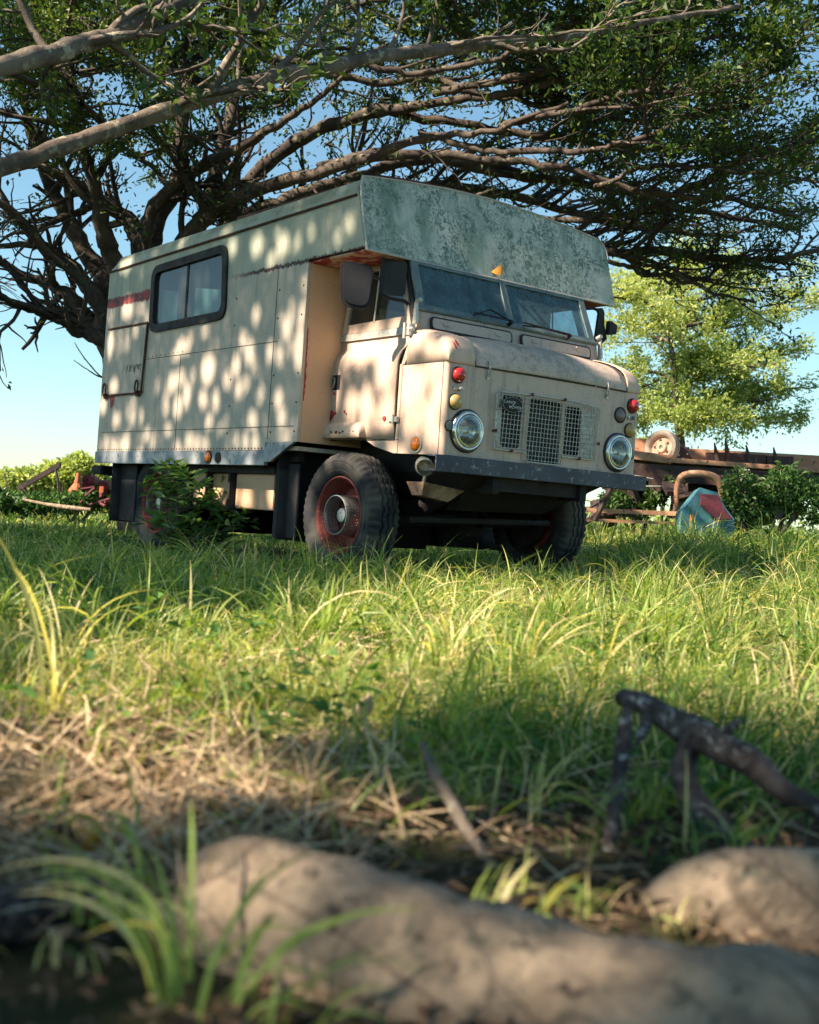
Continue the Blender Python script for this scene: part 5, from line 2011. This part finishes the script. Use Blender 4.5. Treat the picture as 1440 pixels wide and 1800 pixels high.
tag(rough_tube('surface_root', [(300, 1790, 1.32, 120), (330, 1690, 1.29, 190), (405, 1610, 1.25, 255), (520, 1690, 1.18, 370), (700, 1775, 1.12, 430), (860, 1825, 1.08, 455), (1010, 1865, 1.04, 465), (1180, 1908, 1.0, 465), (1330, 1930, .97, 470), (1560, 1960, .94, 470)], M['root'], seed=.4, amp=.038),
    'thick gnarled grey tree root lying across the bottom of the picture', 'root')
tag(rough_tube('surface_root', [(1080, 1740, 1.40, 80), (1140, 1680, 1.37, 130), (1215, 1625, 1.34, 190), (1300, 1600, 1.31, 215), (1400, 1600, 1.30, 225), (1560, 1620, 1.28, 220)], M['root'], seed=2.3, amp=.04),
    'rounded cracked tan root hump catching the sun at the lower right', 'root')
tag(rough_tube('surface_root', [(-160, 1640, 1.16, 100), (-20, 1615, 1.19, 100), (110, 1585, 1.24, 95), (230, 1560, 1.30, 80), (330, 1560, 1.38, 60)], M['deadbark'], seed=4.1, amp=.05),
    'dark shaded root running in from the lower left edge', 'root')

br = tag(empty('dead_branch', (0, 0, 0)), 'dead lichen spotted branch arching out of the grass at the lower right', 'branch')
rough_tube('bough', [(1094, 1226, 1.88, 32), (1128, 1236, 1.84, 42), (1165, 1258, 1.80, 46), (1215, 1284, 1.75, 54), (1262, 1312, 1.70, 50), (1320, 1340, 1.64, 48), (1372, 1386, 1.60, 44), (1450, 1428, 1.54, 40), (1540, 1500, 1.48, 40)], M['deadbark'], br, 28, 14, .07, 1.0)
rough_tube('prong', [(1215, 1295, 1.74, 36), (1203, 1350, 1.71, 44), (1218, 1410, 1.67, 56), (1262, 1465, 1.61, 60), (1330, 1520, 1.54, 50)], M['deadbark'], br, 28, 14, .085, 5.0)
rough_tube('stub', [(1140, 1262, 1.80, 26), (1128, 1290, 1.78, 20), (1120, 1312, 1.77, 6)], M['deadbark'], br, 16, 8, .08, 3.0)
rough_tube('stub', [(1262, 1300, 1.70, 24), (1290, 1276, 1.68, 16), (1306, 1262, 1.67, 5)], M['deadbark'], br, 16, 8, .08, 6.0)
tag(rough_tube('upright_stick', [(1104, 1230, 1.70, 12), (1098, 1290, 1.66, 26), (1086, 1380, 1.62, 28), (1076, 1450, 1.58, 26), (1070, 1500, 1.56, 26)], M['deadbark'], None, 20, 10, .04, 2.0),
    'straight dark stick standing upright beside the arching dead branch', 'stick')
tag(rough_tube('broken_stick', [(742, 1306, 1.72, 10), (757, 1345, 1.68, 19), (785, 1395, 1.64, 23), (815, 1450, 1.58, 24), (850, 1505, 1.52, 22), (880, 1540, 1.48, 16)], M['litbark'], None, 20, 10, .05, 3.0),
    'grey broken stick leaning in the straw left of the upright stick', 'stick')
lines = [spline(wl([(1008, 1018, 6.2, 2.4), (1050, 1035, 6.0, 3.2), (1080, 1045, 5.9, 4), (1130, 1070, 5.7, 4), (1200, 1090, 5.5, 4), (1290, 1100, 5.4, 3)]), 6), spline(wl([(1035, 1022, 5.95, 2), (1080, 1045, 5.9, 3)]), 6), spline(wl([(1070, 1010, 5.8, 2), (1110, 1060, 5.8, 3)]), 6)]
tag(tubes_np('fallen_twig', [(c_[:, :3], c_[:, 3]) for c_ in lines], M['deadbark'], None, 6), 'thin dark forked twig lying on the sunny grass right of centre', 'twig')

# twigs strewn over the earth
n_ = 150
x, y, d, l = scatter(n_, .95, 3.2, .45, None, 1.0)
ls_ = []
for i in range(n_):
    a = rng.uniform(0, 6.28)
    p0 = np.array([x[i], y[i], gz(x[i], y[i]) + .006])
    P, R = grow(p0, np.array([math.cos(a), math.sin(a), rng.uniform(-.02, .12)]), rng.uniform(.04, .16), rng.uniform(.0012, .003), rng, 0, 6, .10)
    ls_.append((P, R))
tag(tubes_np('twigs', ls_, M['bark'], None, 5), kind='stuff')


def tufts(name, specs, mat, width=.007):
    Ps, L, W_, az, th, cu, ti = [], [], [], [], [], [], []
    for (u, v, d, cnt, Lm, azc, azs, dry, wd) in specs:
        b = W(u, v, d)
        for i in range(cnt):
            p = b + np.array([rng.normal(0, .012), rng.normal(0, .012), 0])
            p[2] = gz(p[0], p[1]) if wd < .02 else p[2]
            Ps.append(p)
            L.append(Lm * rng.uniform(.5, 1.2))
            W_.append(wd * rng.uniform(.6, 1.3))
            # azimuth relative to the view's right direction
            a0 = math.atan2(RT[1], RT[0])
            az.append(a0 + math.radians(azc + rng.uniform(-azs, azs)))
            th.append(abs(rng.normal(.12, .2)))
            cu.append(rng.uniform(.7, 2.4))
            ti.append(rng.uniform(.7, 1) if rng.uniform() < dry else np.clip(rng.normal(.38, .13), 0, 1))
    return blades(name, np.array(Ps), np.array(L), np.array(W_), np.array(az), np.array(th), np.array(cu), np.array(ti), mat, seg=8)


sp = [(335, 1720, 1.06, 9, .20, 140, 70, .15, .0075), (290, 1770, 1.0, 7, .17, 170, 50, .15, .007), (400, 1790, .98, 8, .17, 60, 80, 0, .0075), (470, 1800, .96, 5, .14, 20, 60, 0, .007), (250, 1600, 1.2, 6, .16, 120, 90, .2, .006), (130, 1640, 1.15, 5, .10, 90, 180, .3, .005), (560, 1820, .95, 4, .10, 10, 50, 0, .006),
      (860, 1600, 1.28, 14, .11, 20, 60, .3, .006), (930, 1610, 1.27, 12, .09, 10, 70, .4, .006), (1040, 1620, 1.28, 9, .08, 60, 120, .4, .005), (180, 1560, 1.25, 8, .10, 90, 180, .1, .005), (240, 1510, 1.4, 7, .12, 200, 90, .2, .006),
      (100, 1500, 1.45, 9, .10, 90, 180, .1, .005), (660, 1420, 1.75, 9, .12, 30, 150, .3, .005), (560, 1430, 1.7, 7, .12, 90, 180, .6, .005), (930, 1430, 1.7, 9, .16, 90, 180, .5, .004), (1000, 1500, 1.5, 6, .16, 60, 100, .2, .004), (1130, 1430, 1.7, 14, .13, 90, 180, .0, .006),
      (1290, 1480, 1.55, 14, .13, 90, 180, .1, .005), (1240, 1420, 1.7, 9, .12, 90, 180, .1, .006), (400, 1420, 1.75, 8, .12, 90, 180, .7, .005), (830, 1430, 1.75, 10, .12, 90, 180, .6, .005), (1200, 1660, 1.25, 8, .06, 90, 180, .5, .003), (60, 1720, 1.05, 6, .06, 90, 180, .5, .004), (150, 1700, 1.05, 6, .05, 90, 180, .8, .004)]
for i in range(46):    # tall growth along the front of the truck and round its wheels
    uu_ = rng.uniform(690, 1060)
    sp.append((uu_, 985, rng.uniform(8.0, 8.9) + .0006 * (uu_ - 700), rng.integers(6, 14), rng.uniform(.16, .30), 90, 180, .25, .010))
for i in range(26):
    sp.append((rng.uniform(180, 690), 985, rng.uniform(7.6, 8.6), rng.integers(5, 10), rng.uniform(.12, .2), 90, 180, .2, .009))
for i in range(230):   # loose taller clumps through the sunny strip
    dd = rng.uniform(2.3, 9.0)
    ll = rng.uniform(-.36, .40) * dd
    xx, yy = from_dl(dd, ll)
    if under_truck(np.array([xx]), np.array([yy]))[0]: continue
    b = np.array([xx, yy, 0]) - CAM
    dpt = b @ FW
    sp.append((686.5 + FPX * (b @ RT) / dpt, 902.5 - FPX * (b @ UP) / dpt, dpt, rng.integers(5, 14), rng.uniform(.18, .40), 90, 180, .15 if rng.uniform() < .7 else .9, .0055 + .0006 * dd))
tag(tufts('grass_tufts', sp, M['grass']), kind='stuff')
# fallen leaves
M['palerim_'] = simple('dry_curled_leaf', (0.55, 0.42, 0.28), (0.42, 0.3, 0.2), .8, 0, 30)
for (u, v, d, lab, sz_) in ((165, 1480, 1.42, 'brown and orange fallen leaf standing on edge in the grass at the lower left', .045), (640, 1245, 2.3, 'pale dry curled leaf resting on the green grass at middle distance', .06)):
    p = W(u, v, d)
    mb = MB()
    mb.grid(lambda a, b: (p[0] + sz_ * (a - .5) * .35 + .008 * math.sin(b * 3), p[1] + sz_ * (b - .5) * math.sin(math.pi * a) * .7, p[2] + sz_ * (a - .5)), 8, 4)
    mb.add([(p[0], p[1], p[2] - sz_ * .5), (p[0] + .001, p[1], p[2] - sz_ * .5), (p[0] + .004, p[1] + .004, float(gz(p[0], p[1])))], [[0, 1, 2]])
    tag(mb.build('fallen_leaf', M['foilage_yel'] if u < 300 else M['palerim_'], None, 60, .001), lab, 'leaf')

# ============================================================ sapling beside the truck
r3 = np.random.default_rng(3)
sd = 9.35
st_ = Tree()
base = W(322, 965, sd)
base[2] = gz(base[0], base[1]) - .02
clus = [(296, 824, 15), (268, 848, 14), (325, 842, 14), (346, 858, 12), (300, 868, 16), (286, 860, 10), (352, 880, 14), (384, 868, 14), (278, 918, 16), (296, 944, 14), (335, 918, 18), (368, 932, 18), (404, 914, 16), (330, 895, 12), (425, 912, 8), (392, 948, 16), (325, 955, 14), (355, 955, 14), (310, 925, 12), (375, 898, 12), (290, 900, 8)]
q0 = W(312, 900, sd)
q1 = W(306, 858, sd)
st_.limb([[*base, .016], [*q0, .014], [*q1, .010], [*W(297, 826, sd), .005]], amp=.01, r=r3)
C, D = [], []
for (u, v, c_) in clus:
    p = W(u, v, sd + r3.uniform(-.18, .18))
    o = base + np.array([0, 0, .08]) if v > 885 else (q0 if v > 850 else q1)
    st_.limb([[*o, .007], [*(o * .45 + p * .55 + np.array([0, 0, -.02])), .005], [*p, .003]], amp=.01, r=r3)
    for i in range(int(c_ * 1.6)):
        a = r3.uniform(0, 6.28)
        C.append(p + r3.normal(0, .035, 3))
        D.append([math.cos(a), math.sin(a), r3.uniform(-.35, .8)])
C = np.array(C); D = np.array(D)
root = tag(empty('sapling', (0, 0, 0)), 'young broad-leaved sapling growing beside the rear wheel of the camper truck', 'sapling')
tubes_np('stem', st_.big, M['bark'], root, 7)
leaf_cloud('crown', C, D, r3.normal(0, .35, (len(C), 3)) + np.array([0, 0, 1.0]), r3.uniform(.09, .17, len(C)), r3.uniform(.04, .062, len(C)), np.clip(r3.normal(.5, .25, len(C)), 0, 1), M['saplit'], root, .12)
root.location = tuple(base)
for c_ in root.children: c_.location = tuple(-base)


# ============================================================ background
def blob_cloud(blobs, n_, r, d0):
    out = []
    wts = np.array([b[2] * b[3] for b in blobs], float)
    wts /= wts.sum()
    for b, w in zip(blobs, wts):
        m_ = int(n_ * w)
        q = r.normal(0, 1, (m_, 3))
        q /= np.linalg.norm(q, axis=1, keepdims=True)
        q *= r.uniform(.35, 1, (m_, 1)) ** .5 * (1 + .25 * np.sin(q[:, :1] * 7 + b[0]) * np.cos(q[:, 2:] * 6))
        c = W(b[0], b[1], d0 + (b[4] if len(b) > 4 else 0))
        s = d0 / FPX
        out.append(c + (RT * (q[:, 0:1] * b[2] * s)) + UP * (q[:, 1:2] * b[3] * s) + FW * (q[:, 2:3] * b[2] * s * .9))
    return np.concatenate(out)


def bush(name, label, cat, blobs, n_, d0, leaf, mat, tb, seed, stems=True, group=None):
    r = np.random.default_rng(seed)
    C = blob_cloud(blobs, n_, r, d0)
    g = gz(C[:, 0], C[:, 1])
    C[:, 2] = np.maximum(C[:, 2], g + .02)
    u0 = np.mean([b[0] for b in blobs])
    f_ = W(u0, 900, d0)
    f_[2] = gz(f_[0], f_[1])
    root = tag(empty(name, (0, 0, 0)), label, cat, group)
    ls_ = []
    for b in blobs:
        p = W(b[0], b[1] - b[3] * .3, d0)
        f2 = f_ + (p - f_) * np.array([.35, .35, 0])
        ls_.append(([[*f2, .03], [*(f2 * .5 + p * .5 + r.normal(0, .1, 3)), .022], [*p, .01]]))
        for q in range(4):
            p2 = p + r.normal(0, 1, 3) * b[2] * d0 / FPX * .5
            ls_.append([[*(f2 * .4 + p * .6), .015], [*p2, .006]])
    tubes_np('stems', [(c_[:, :3], c_[:, 3]) for c_ in (spline(q, 5) for q in ls_)], M['bark'], root, 5)
    leaf_cloud('crown', C, r.normal(0, 1, (len(C), 3)), r.normal(0, .7, (len(C), 3)) + np.array([0, 0, .8]), r.uniform(leaf * .7, leaf * 1.3, len(C)), r.uniform(leaf * .35, leaf * .6, len(C)), np.clip(r.normal(.5 + tb, .22, len(C)), 0, 1), mat, root)
    root.location = tuple(f_)
    for c_ in root.children: c_.location = tuple(-f_)
    return root


# pale tree far off on the right
r4 = np.random.default_rng(9)
BT = Tree()
bd0 = 30.0
bf = W(1196, 850, bd0)
bf[2] = gz(bf[0], bf[1]) - .1
BT.limb([[*bf, .16], [*W(1196, 790, bd0), .12], [*W(1194, 730, bd0), .10], [*W(1190, 660, bd0), .08], [*W(1180, 580, bd0), .06], [*W(1170, 500, bd0), .03]], amp=.06, r=r4)
tiers = [(1075, 575), (1120, 500), (1200, 470), (1290, 480), (1370, 500), (1440, 540), (1100, 640), (1150, 560), (1230, 560), (1310, 570), (1400, 620), (1140, 690), (1220, 650), (1290, 690), (1360, 700), (1180, 610), (1260, 620), (1110, 735), (1290, 740), (1400, 735), (1340, 640), (1450, 680), (1060, 520), (1240, 700), (1180, 740)]
for (u, v) in tiers:
    dd = bd0 + r4.uniform(-2.5, 2.5)
    p = W(u, v, dd)
    o = W(1193 + (u - 1193) * .05, min(max(v + 35, 520), 740), bd0)
    P, R = BT.limb([[*o, .05], [*(o * .5 + p * .5 + np.array([0, 0, .1])), .035], [*p, .015]], amp=.1, r=r4)
    BT.dress(P, R, 12, .5, 1.7, 31, .9, flat=.25, start=.2, r=r4, twn=4, tintb=(.22 if v < 620 else .02), lsz=2.2)
BT.finish('pasture_tree', 'pale yellow-green tiered tree far off behind the scrap on the right', 'tree', tuple(bf), (.08, .14), (.04, .07), M['farleaf'], M['bark'])

bush('bush', 'sunlit yellow-green bush against the sky at the left edge', 'bush', [(65, 845, 30, 22), (100, 838, 36, 26), (140, 826, 32, 26), (172, 836, 22, 20), (20, 850, 40, 24), (-40, 846, 40, 28)], 5200, 23, .15, M['farleaf'], .12, 41)
bush('bush', 'dark green brush at the foot of the orange scrap on the left', 'bush', [(60, 885, 40, 16), (110, 884, 40, 16), (160, 878, 34, 18), (205, 880, 26, 20), (0, 882, 40, 20)], 3600, 18, .10, M['sapleaf'], -.1, 42)
bush('bush', 'small green bush behind the front bumper among the scrap', 'bush', [(1180, 850, 22, 20), (1150, 870, 22, 22), (1085, 880, 30, 24), (1125, 895, 24, 18)], 1500, 14.6, .07, M['sapleaf'], .1, 43)
bush('bush', 'dark weedy shrub right of the blue and red plough', 'bush', [(1300, 860, 34, 36), (1330, 890, 30, 40), (1380, 860, 40, 46), (1285, 895, 22, 26), (1430, 880, 40, 46)], 3200, 13.6, .07, M['sapleaf'], .0, 44)
bush('bush', 'low olive shrub on the skyline left of the spare wheel', 'bush', [(1120, 782, 40, 11), (1085, 790, 30, 12)], 900, 40, .2, M['farleaf'], .0, 45)
# rough scrub along the far edge of the pasture
n_ = 15000
x, y, d, l = scatter(n_, 26, 40, .46, lambda d, l, x, y: .4 + .6 * (lump(x, y, .5, 2) > -.2), 1.0, r4)
C = np.stack([x, y, gz(x, y) + np.abs(r4.normal(0, .28, n_)) * (1 + .6 * lump(x, y, .35, 4))], -1)
g = leaf_cloud('scrub', C, r4.normal(0, 1, (n_, 3)), r4.normal(0, .7, (n_, 3)) + np.array([0, 0, .8]), r4.uniform(.12, .3, n_), r4.uniform(.07, .13, n_), np.clip(r4.normal(.5, .25, n_), 0, 1), M['farleaf'])
tag(g, kind='stuff')

M['peachrust'] = simple('faded_peach_iron', (0.62, 0.36, 0.22), (0.48, 0.24, 0.14), 0.7, 0, 4, c3=(0.12, 0.05, 0.03))
M['orange'] = simple('orange_rust_paint', (0.60, 0.17, 0.06), (0.40, 0.10, 0.04), 0.7, 0, 4, c3=(0.1, 0.04, 0.03))
M['bluepaint'] = simple('chipped_blue_paint', (0.05, 0.20, 0.27), (0.08, 0.28, 0.34), 0.6, 0, 7, c3=(0.20, 0.035, 0.03))
M['oxide'] = simple('dark_red_oxide', (0.16, 0.025, 0.035), (0.09, 0.02, 0.03), 0.7, 0, 7, c3=(0.04, 0.10, 0.13))
M['darkiron'] = simple('dark_scrap_iron', (0.035, 0.026, 0.028), (0.075, 0.045, 0.04), 0.7, 0.1, 4, c3=(0.16, 0.09, 0.06))
M['palerim'] = simple('pale_dusty_rim', (0.52, 0.38, 0.28), (0.42, 0.30, 0.22), 0.7, 0, 8, c3=(0.2, 0.1, 0.07))
M['duststyre'] = simple('dusty_old_tyre', (0.30, 0.27, 0.23), (0.20, 0.18, 0.16), 0.85, 0, 8)


def beam(mb, a, b, h, t_, mi=0):
    """bar between two (u,v,d) pixels, h = height in m, t_ = thickness away from the lens"""
    A, B = W(*a), W(*b)
    fx = np.array([FW[0], FW[1], 0]) * t_
    up = np.array([0, 0, h])
    mb.hexa([A, B, B + fx, A + fx, A + up, B + up, B + up + fx, A + up + fx], mi)


def put_origin(root, p):
    root.location = tuple(p)
    for c_ in root.children: c_.location = tuple(-np.array(p))


TR = tag(empty('scrap_trailer'), 'derelict flatbed trailer with peach side boards and dark iron frame', 'trailer')
mb = MB()
beam(mb, (1060, 800, 14.6), (1180, 815, 14.5), .10, .9)
beam(mb, (1170, 812, 14.5), (1500, 835, 14.3), .055, .9)
mb.build('deck', M['peachrust'], TR)
mb = MB()
beam(mb, (1212, 812, 15.4), (1500, 828, 15.2), .17, .05)
beam(mb, (1060, 795, 15.6), (1150, 800, 15.5), .20, .05)
mb.build('side_board', M['peachrust'], TR)
mb = MB()
beam(mb, (1060, 840, 14.6), (1500, 868, 14.3), .20, .08)
beam(mb, (1060, 860, 15.4), (1500, 880, 15.2), .26, .08)
for u in (1080, 1140, 1210, 1300, 1390):
    beam(mb, (u, 905 + (u - 1100) * .03, 14.7), (u + 14, 905 + (u - 1100) * .03, 14.7), .52, .7)
mb.build('frame', M['darkiron'], TR)
mb = MB()
for (u, v0, v1) in ((1256, 812, 778), (1275, 812, 770), (1312, 815, 782), (1360, 818, 786)):
    a_, b_ = W(u + 6, v0, 15.1), W(u, v1, 15.1)
    mb.tube([a_, b_], [.045, .008], 6)
    beam(mb, (u - 12, v0, 15.1), (u + 34, v0 + 2, 15.1), .12, .12)
mb.build('scrap_spikes', M['darkiron'], TR)
put_origin(TR, W(1250, 905, 14.8))

sw = tag(empty('spare_wheel'), 'dusty pale wheel standing upright on the scrap trailer', 'wheel')
c0 = W(1163, 786, 14.9)
ax = (-FW * np.array([1, 1, 0])) * .80 - RT * np.array([1, 1, 0]) * .62
ax[2] = .1
Rw = .215
mb = MB()
mb.lathe([(.03, Rw * .68), (.045, Rw * .8), (.04, Rw * .94), (.0, Rw), (-.06, Rw), (-.09, Rw * .93), (-.09, Rw * .7)], c0, tuple(ax), 40)
mb.build('tyre', M['duststyre'], sw, 40)
mb = MB()
mb.lathe([(.03, Rw * .70), (.02, Rw * .66), (-.01, Rw * .60), (-.01, Rw * .35), (.015, Rw * .28), (.015, Rw * .12), (-.03, Rw * .12)], c0, tuple(ax), 32)
mb.build('rim', M['palerim'], sw, 40)
mb = MB()
axn = Vector(ax).normalized()
a1_ = axn.cross(Vector((0, 0, 1))).normalized(); b1_ = axn.cross(a1_)
for i in range(5):
    q = Vector(c0) + a1_ * (Rw * .42 * math.cos(i * 1.257)) + b1_ * (Rw * .42 * math.sin(i * 1.257))
    mb.lathe([(0, .0001), (.0, .018), (-.012, .018)], tuple(q - axn * .004), tuple(axn), 10)
mb.build('bolt_holes', M['darkiron'], sw)
put_origin(sw, c0 - np.array([0, 0, Rw]))

eb = tag(empty('engine_block'), 'dark rusty engine block standing right of the spare wheel on the trailer', 'engine')
mb = MB()
beam(mb, (1184, 818, 14.9), (1220, 820, 14.9), .19, .3)
beam(mb, (1190, 792, 15.0), (1212, 793, 15.0), .05, .2)
mb.build('block', M['darkiron'], eb)
mb = MB()
for (u, v) in ((1200, 806), (1208, 798), (1209, 808), (1193, 800)):
    p = W(u, v, 14.89)
    mb.lathe([(0, .014), (.012, .012), (.014, .0001)], p, tuple(-FW), 8)
mb.build('bolts', M['steel'], eb)
put_origin(eb, W(1200, 820, 14.9))

hp = spline(wl([(1190, 905, 13.9, 8), (1190, 860, 13.9, 10), (1198, 838, 13.9, 11), (1222, 832, 13.9, 12), (1250, 836, 13.9, 13), (1264, 848, 13.9, 13), (1269, 868, 13.9, 12), (1268, 910, 13.9, 12)]), 8)
tag(tubes_np('bent_pipe', [(hp[:, :3], hp[:, 3])], M['peachrust'], None, 12), 'thick faded red pipe bent in a hoop over the plough', 'pipe')

pl = tag(empty('plough'), 'blue and dark red painted plough blade leaning in the grass on the right', 'plough')
pd = 13.3
polyA = [(1194, 950), (1199, 898), (1231, 857), (1262, 866), (1276, 893), (1291, 912), (1293, 955)]
mb = MB()
A_ = [W(u, v, pd + (v < 880) * .15 + (u - 1240) * .002) for u, v in polyA]
Bk = [p + np.array([FW[0], FW[1], 0]) * .28 + np.array([0, 0, -.03]) for p in A_]
nA = len(A_)
mb.add(A_ + Bk, [list(range(nA)), [i + nA for i in range(nA)][::-1]] + [[i, (i + 1) % nA, (i + 1) % nA + nA, i + nA] for i in range(nA)])
mb.build('blade', M['bluepaint'], pl, 30)
mb = MB()
polyR = [(1233, 868), (1262, 870), (1274, 895), (1289, 912), (1262, 914), (1243, 900), (1232, 888)]
A_ = [W(u, v, pd - .035 + (v < 880) * .13 + (u - 1240) * .002) for u, v in polyR]
Bk = [p + np.array([FW[0], FW[1], 0]) * .03 for p in A_]
nA = len(A_)
mb.add(A_ + Bk, [list(range(nA)), [i + nA for i in range(nA)][::-1]] + [[i, (i + 1) % nA, (i + 1) % nA + nA, i + nA] for i in range(nA)])
mb.build('mouldboard', M['oxide'], pl, 30)
mb = MB()
p0, p1 = W(1217, 905, 13.1), W(1213, 930, 13.1)
mb.tube([p0, p1], [.022, .010], 8)
mb.build('peg', M['orange'], pl)
put_origin(pl, W(1240, 938, 13.3))

hw = tag(empty('harrow_frame'), 'low faded red iron frame with two level bars behind the bumper', 'harrow')
for (v, u0, u1, h) in ((905, 1000, 1196, .05), (921, 1000, 1190, .035)):
    mb = MB()
    beam(mb, (u0, v - 6, 13.9), (u1, v + 2, 13.7), h, .05)
    mb.build('bar', M['peachrust'], hw)
mb = MB()
for u in (1015, 1060, 1110, 1160):
    beam(mb, (u, 935, 13.95), (u + 5, 935, 13.95), .28, .04)
mb.tube([W(1046, 915, 13.6), W(1078, 850, 13.6)], .03, 8)
mb.build('upright', M['darkiron'], hw)
put_origin(hw, W(1100, 935, 13.8))
# heap behind
hp_ = tag(empty('iron_heap'), 'heap of dark scrap iron under the trailer behind the bumper', 'scrap')
mb = MB()
for i in range(46):
    u = r4.uniform(1040, 1330); v = r4.uniform(835, 915); dd = r4.uniform(14.2, 15.6)
    p = W(u, v, dd)
    dv = r4.normal(0, 1, 3); dv[2] *= .35; dv /= np.linalg.norm(dv)
    if i % 3:
        mb.tube([p, p + dv * r4.uniform(.2, .6)], r4.uniform(.012, .04), 6)
    else:
        q = Matrix.Rotation(r4.uniform(0, 3), 3, Vector(dv))
        sx_, sy_, sz_ = r4.uniform(.05, .25), r4.uniform(.02, .15), r4.uniform(.04, .16)
        mb.hexa([Vector(p) + q @ Vector((a * sx_, b * sy_, c * sz_)) for c in (-1, 1) for a, b in ((-1, -1), (1, -1), (1, 1), (-1, 1))])
mb.build('scrap_pieces', M['darkiron'], hp_, 30)
mb = MB()
for (a_, b_) in (((1115, 836, 14.1), (1148, 842, 14.1)), ((1132, 855, 14.1), (1166, 855, 14.1))):
    mb.tube([W(*a_), W(*b_)], .010, 6)
mb.tube([W(1296, 826, 14.2), W(1318, 827, 14.2)], .014, 6)
mb.build('rods', M['galv'], hp_, 30)
put_origin(hp_, W(1150, 935, 14.6))

# left hand scrap
bo_ = tag(empty('leaning_beam'), 'dark iron beam jutting up from the brush at the far left', 'beam')
mb = MB()
A, B = W(30, 864, 19.5), W(104, 822, 19.5)
fx = np.array([FW[0], FW[1], 0]) * .12
up = np.array([0, 0, .09])
mb.hexa([A, B, B + fx, A + fx, A + up, B + up, B + up + fx, A + up + fx])
mb.tube([W(98, 824, 19.5), W(102, 845, 19.5), W(104, 890, 19.5)], .02, 6)
mb.tube([W(40, 862, 19.5), W(40, 895, 19.5)], .03, 6)
mb.build('beam', M['darkiron'], bo_)
put_origin(bo_, W(70, 895, 19.5))
oh = tag(empty('orange_hopper'), 'orange rusty hopper poking out of the brush left of the camper', 'hopper')
mb = MB()
od = 18.6
c_ = W(131, 893, od)
rr = lambda px: px * od / FPX
mb.lathe([(0, rr(10)), (rr(22), rr(12)), (rr(30), rr(15)), (rr(44), rr(6)), (rr(56), rr(4)), (rr(62), rr(3.5)), (rr(62), .0001)], c_, (.06, .03, 1), 10)
mb.build('cone', M['orange'], oh, 20)
mb = MB()
mb.tube([W(136, 842, od), W(150, 856, od), W(158, 880, od)], .02, 6)
mb.build('brace', M['galv'], oh)
put_origin(oh, c_)
rw = tag(empty('red_wreck'), 'dark red wrecked machine panels behind the rear of the camper', 'wreck')
mb = MB()
for (u, v, w_, h_) in ((150, 872, 14, .30), (180, 880, 16, .26), (200, 885, 14, .30), (160, 852, 12, .10), (176, 862, 8, .14)):
    beam(mb, (u - w_ / 2, v, 17.8), (u + w_ / 2, v - 2, 17.9), h_, .3)
for i in range(10):
    p = W(r4.uniform(140, 210), r4.uniform(845, 890), 17.7)
    mb.tube([p, p + r4.normal(0, .18, 3)], .02, 6)
mb.build('panels', M['oxide'], rw, 30)
mb = MB()
beam(mb, (193, 895, 17.5), (203, 895, 17.5), .34, .05)
beam(mb, (174, 866, 17.5), (181, 866, 17.5), .09, .05)
mb.build('red_flap', M['orange'], rw)
put_origin(rw, W(175, 900, 17.8))
lg = spline(wl([(40, 878, 16.5, 4), (80, 886, 16.3, 6), (120, 892, 16.1, 8), (160, 896, 16.0, 6)]), 6)
tag(tubes_np('fallen_pole', [(lg[:, :3], lg[:, 3])], M['root'], None, 8), 'pale dead pole lying on the grass below the orange hopper', 'pole')

# broad-leaved weeds mixed in the grass
r5 = np.random.default_rng(77)
C, D, Nn_, Ls_, Ws_ = [], [], [], [], []
for i in range(200):
    dd = r5.uniform(1.7, 9.0) ** 1.0
    ll = r5.uniform(-.38, .42) * dd
    x_, y_ = from_dl(dd, ll)
    if under_truck(np.array([x_]), np.array([y_]))[0]: continue
    z_ = float(gz(x_, y_))
    hgt = r5.uniform(.04, .16)
    for j in range(int(r5.integers(6, 16))):
        a = r5.uniform(0, 6.28)
        C.append([x_ + r5.normal(0, .02), y_ + r5.normal(0, .02), z_ + hgt * r5.uniform(.4, 1)])
        D.append([math.cos(a), math.sin(a), r5.uniform(-.2, .7)])
        s0 = r5.uniform(.018, .04) * (1 + .04 * dd)
        Ls_.append(s0); Ws_.append(s0 * r5.uniform(.45, .75))
C = np.array(C); D = np.array(D)
tag(leaf_cloud('weeds', C, D, r5.normal(0, .4, (len(C), 3)) + np.array([0, 0, 1.0]), np.array(Ls_), np.array(Ws_), np.clip(r5.normal(.5, .3, len(C)), 0, 1), M['weed'], None, .15), kind='stuff')
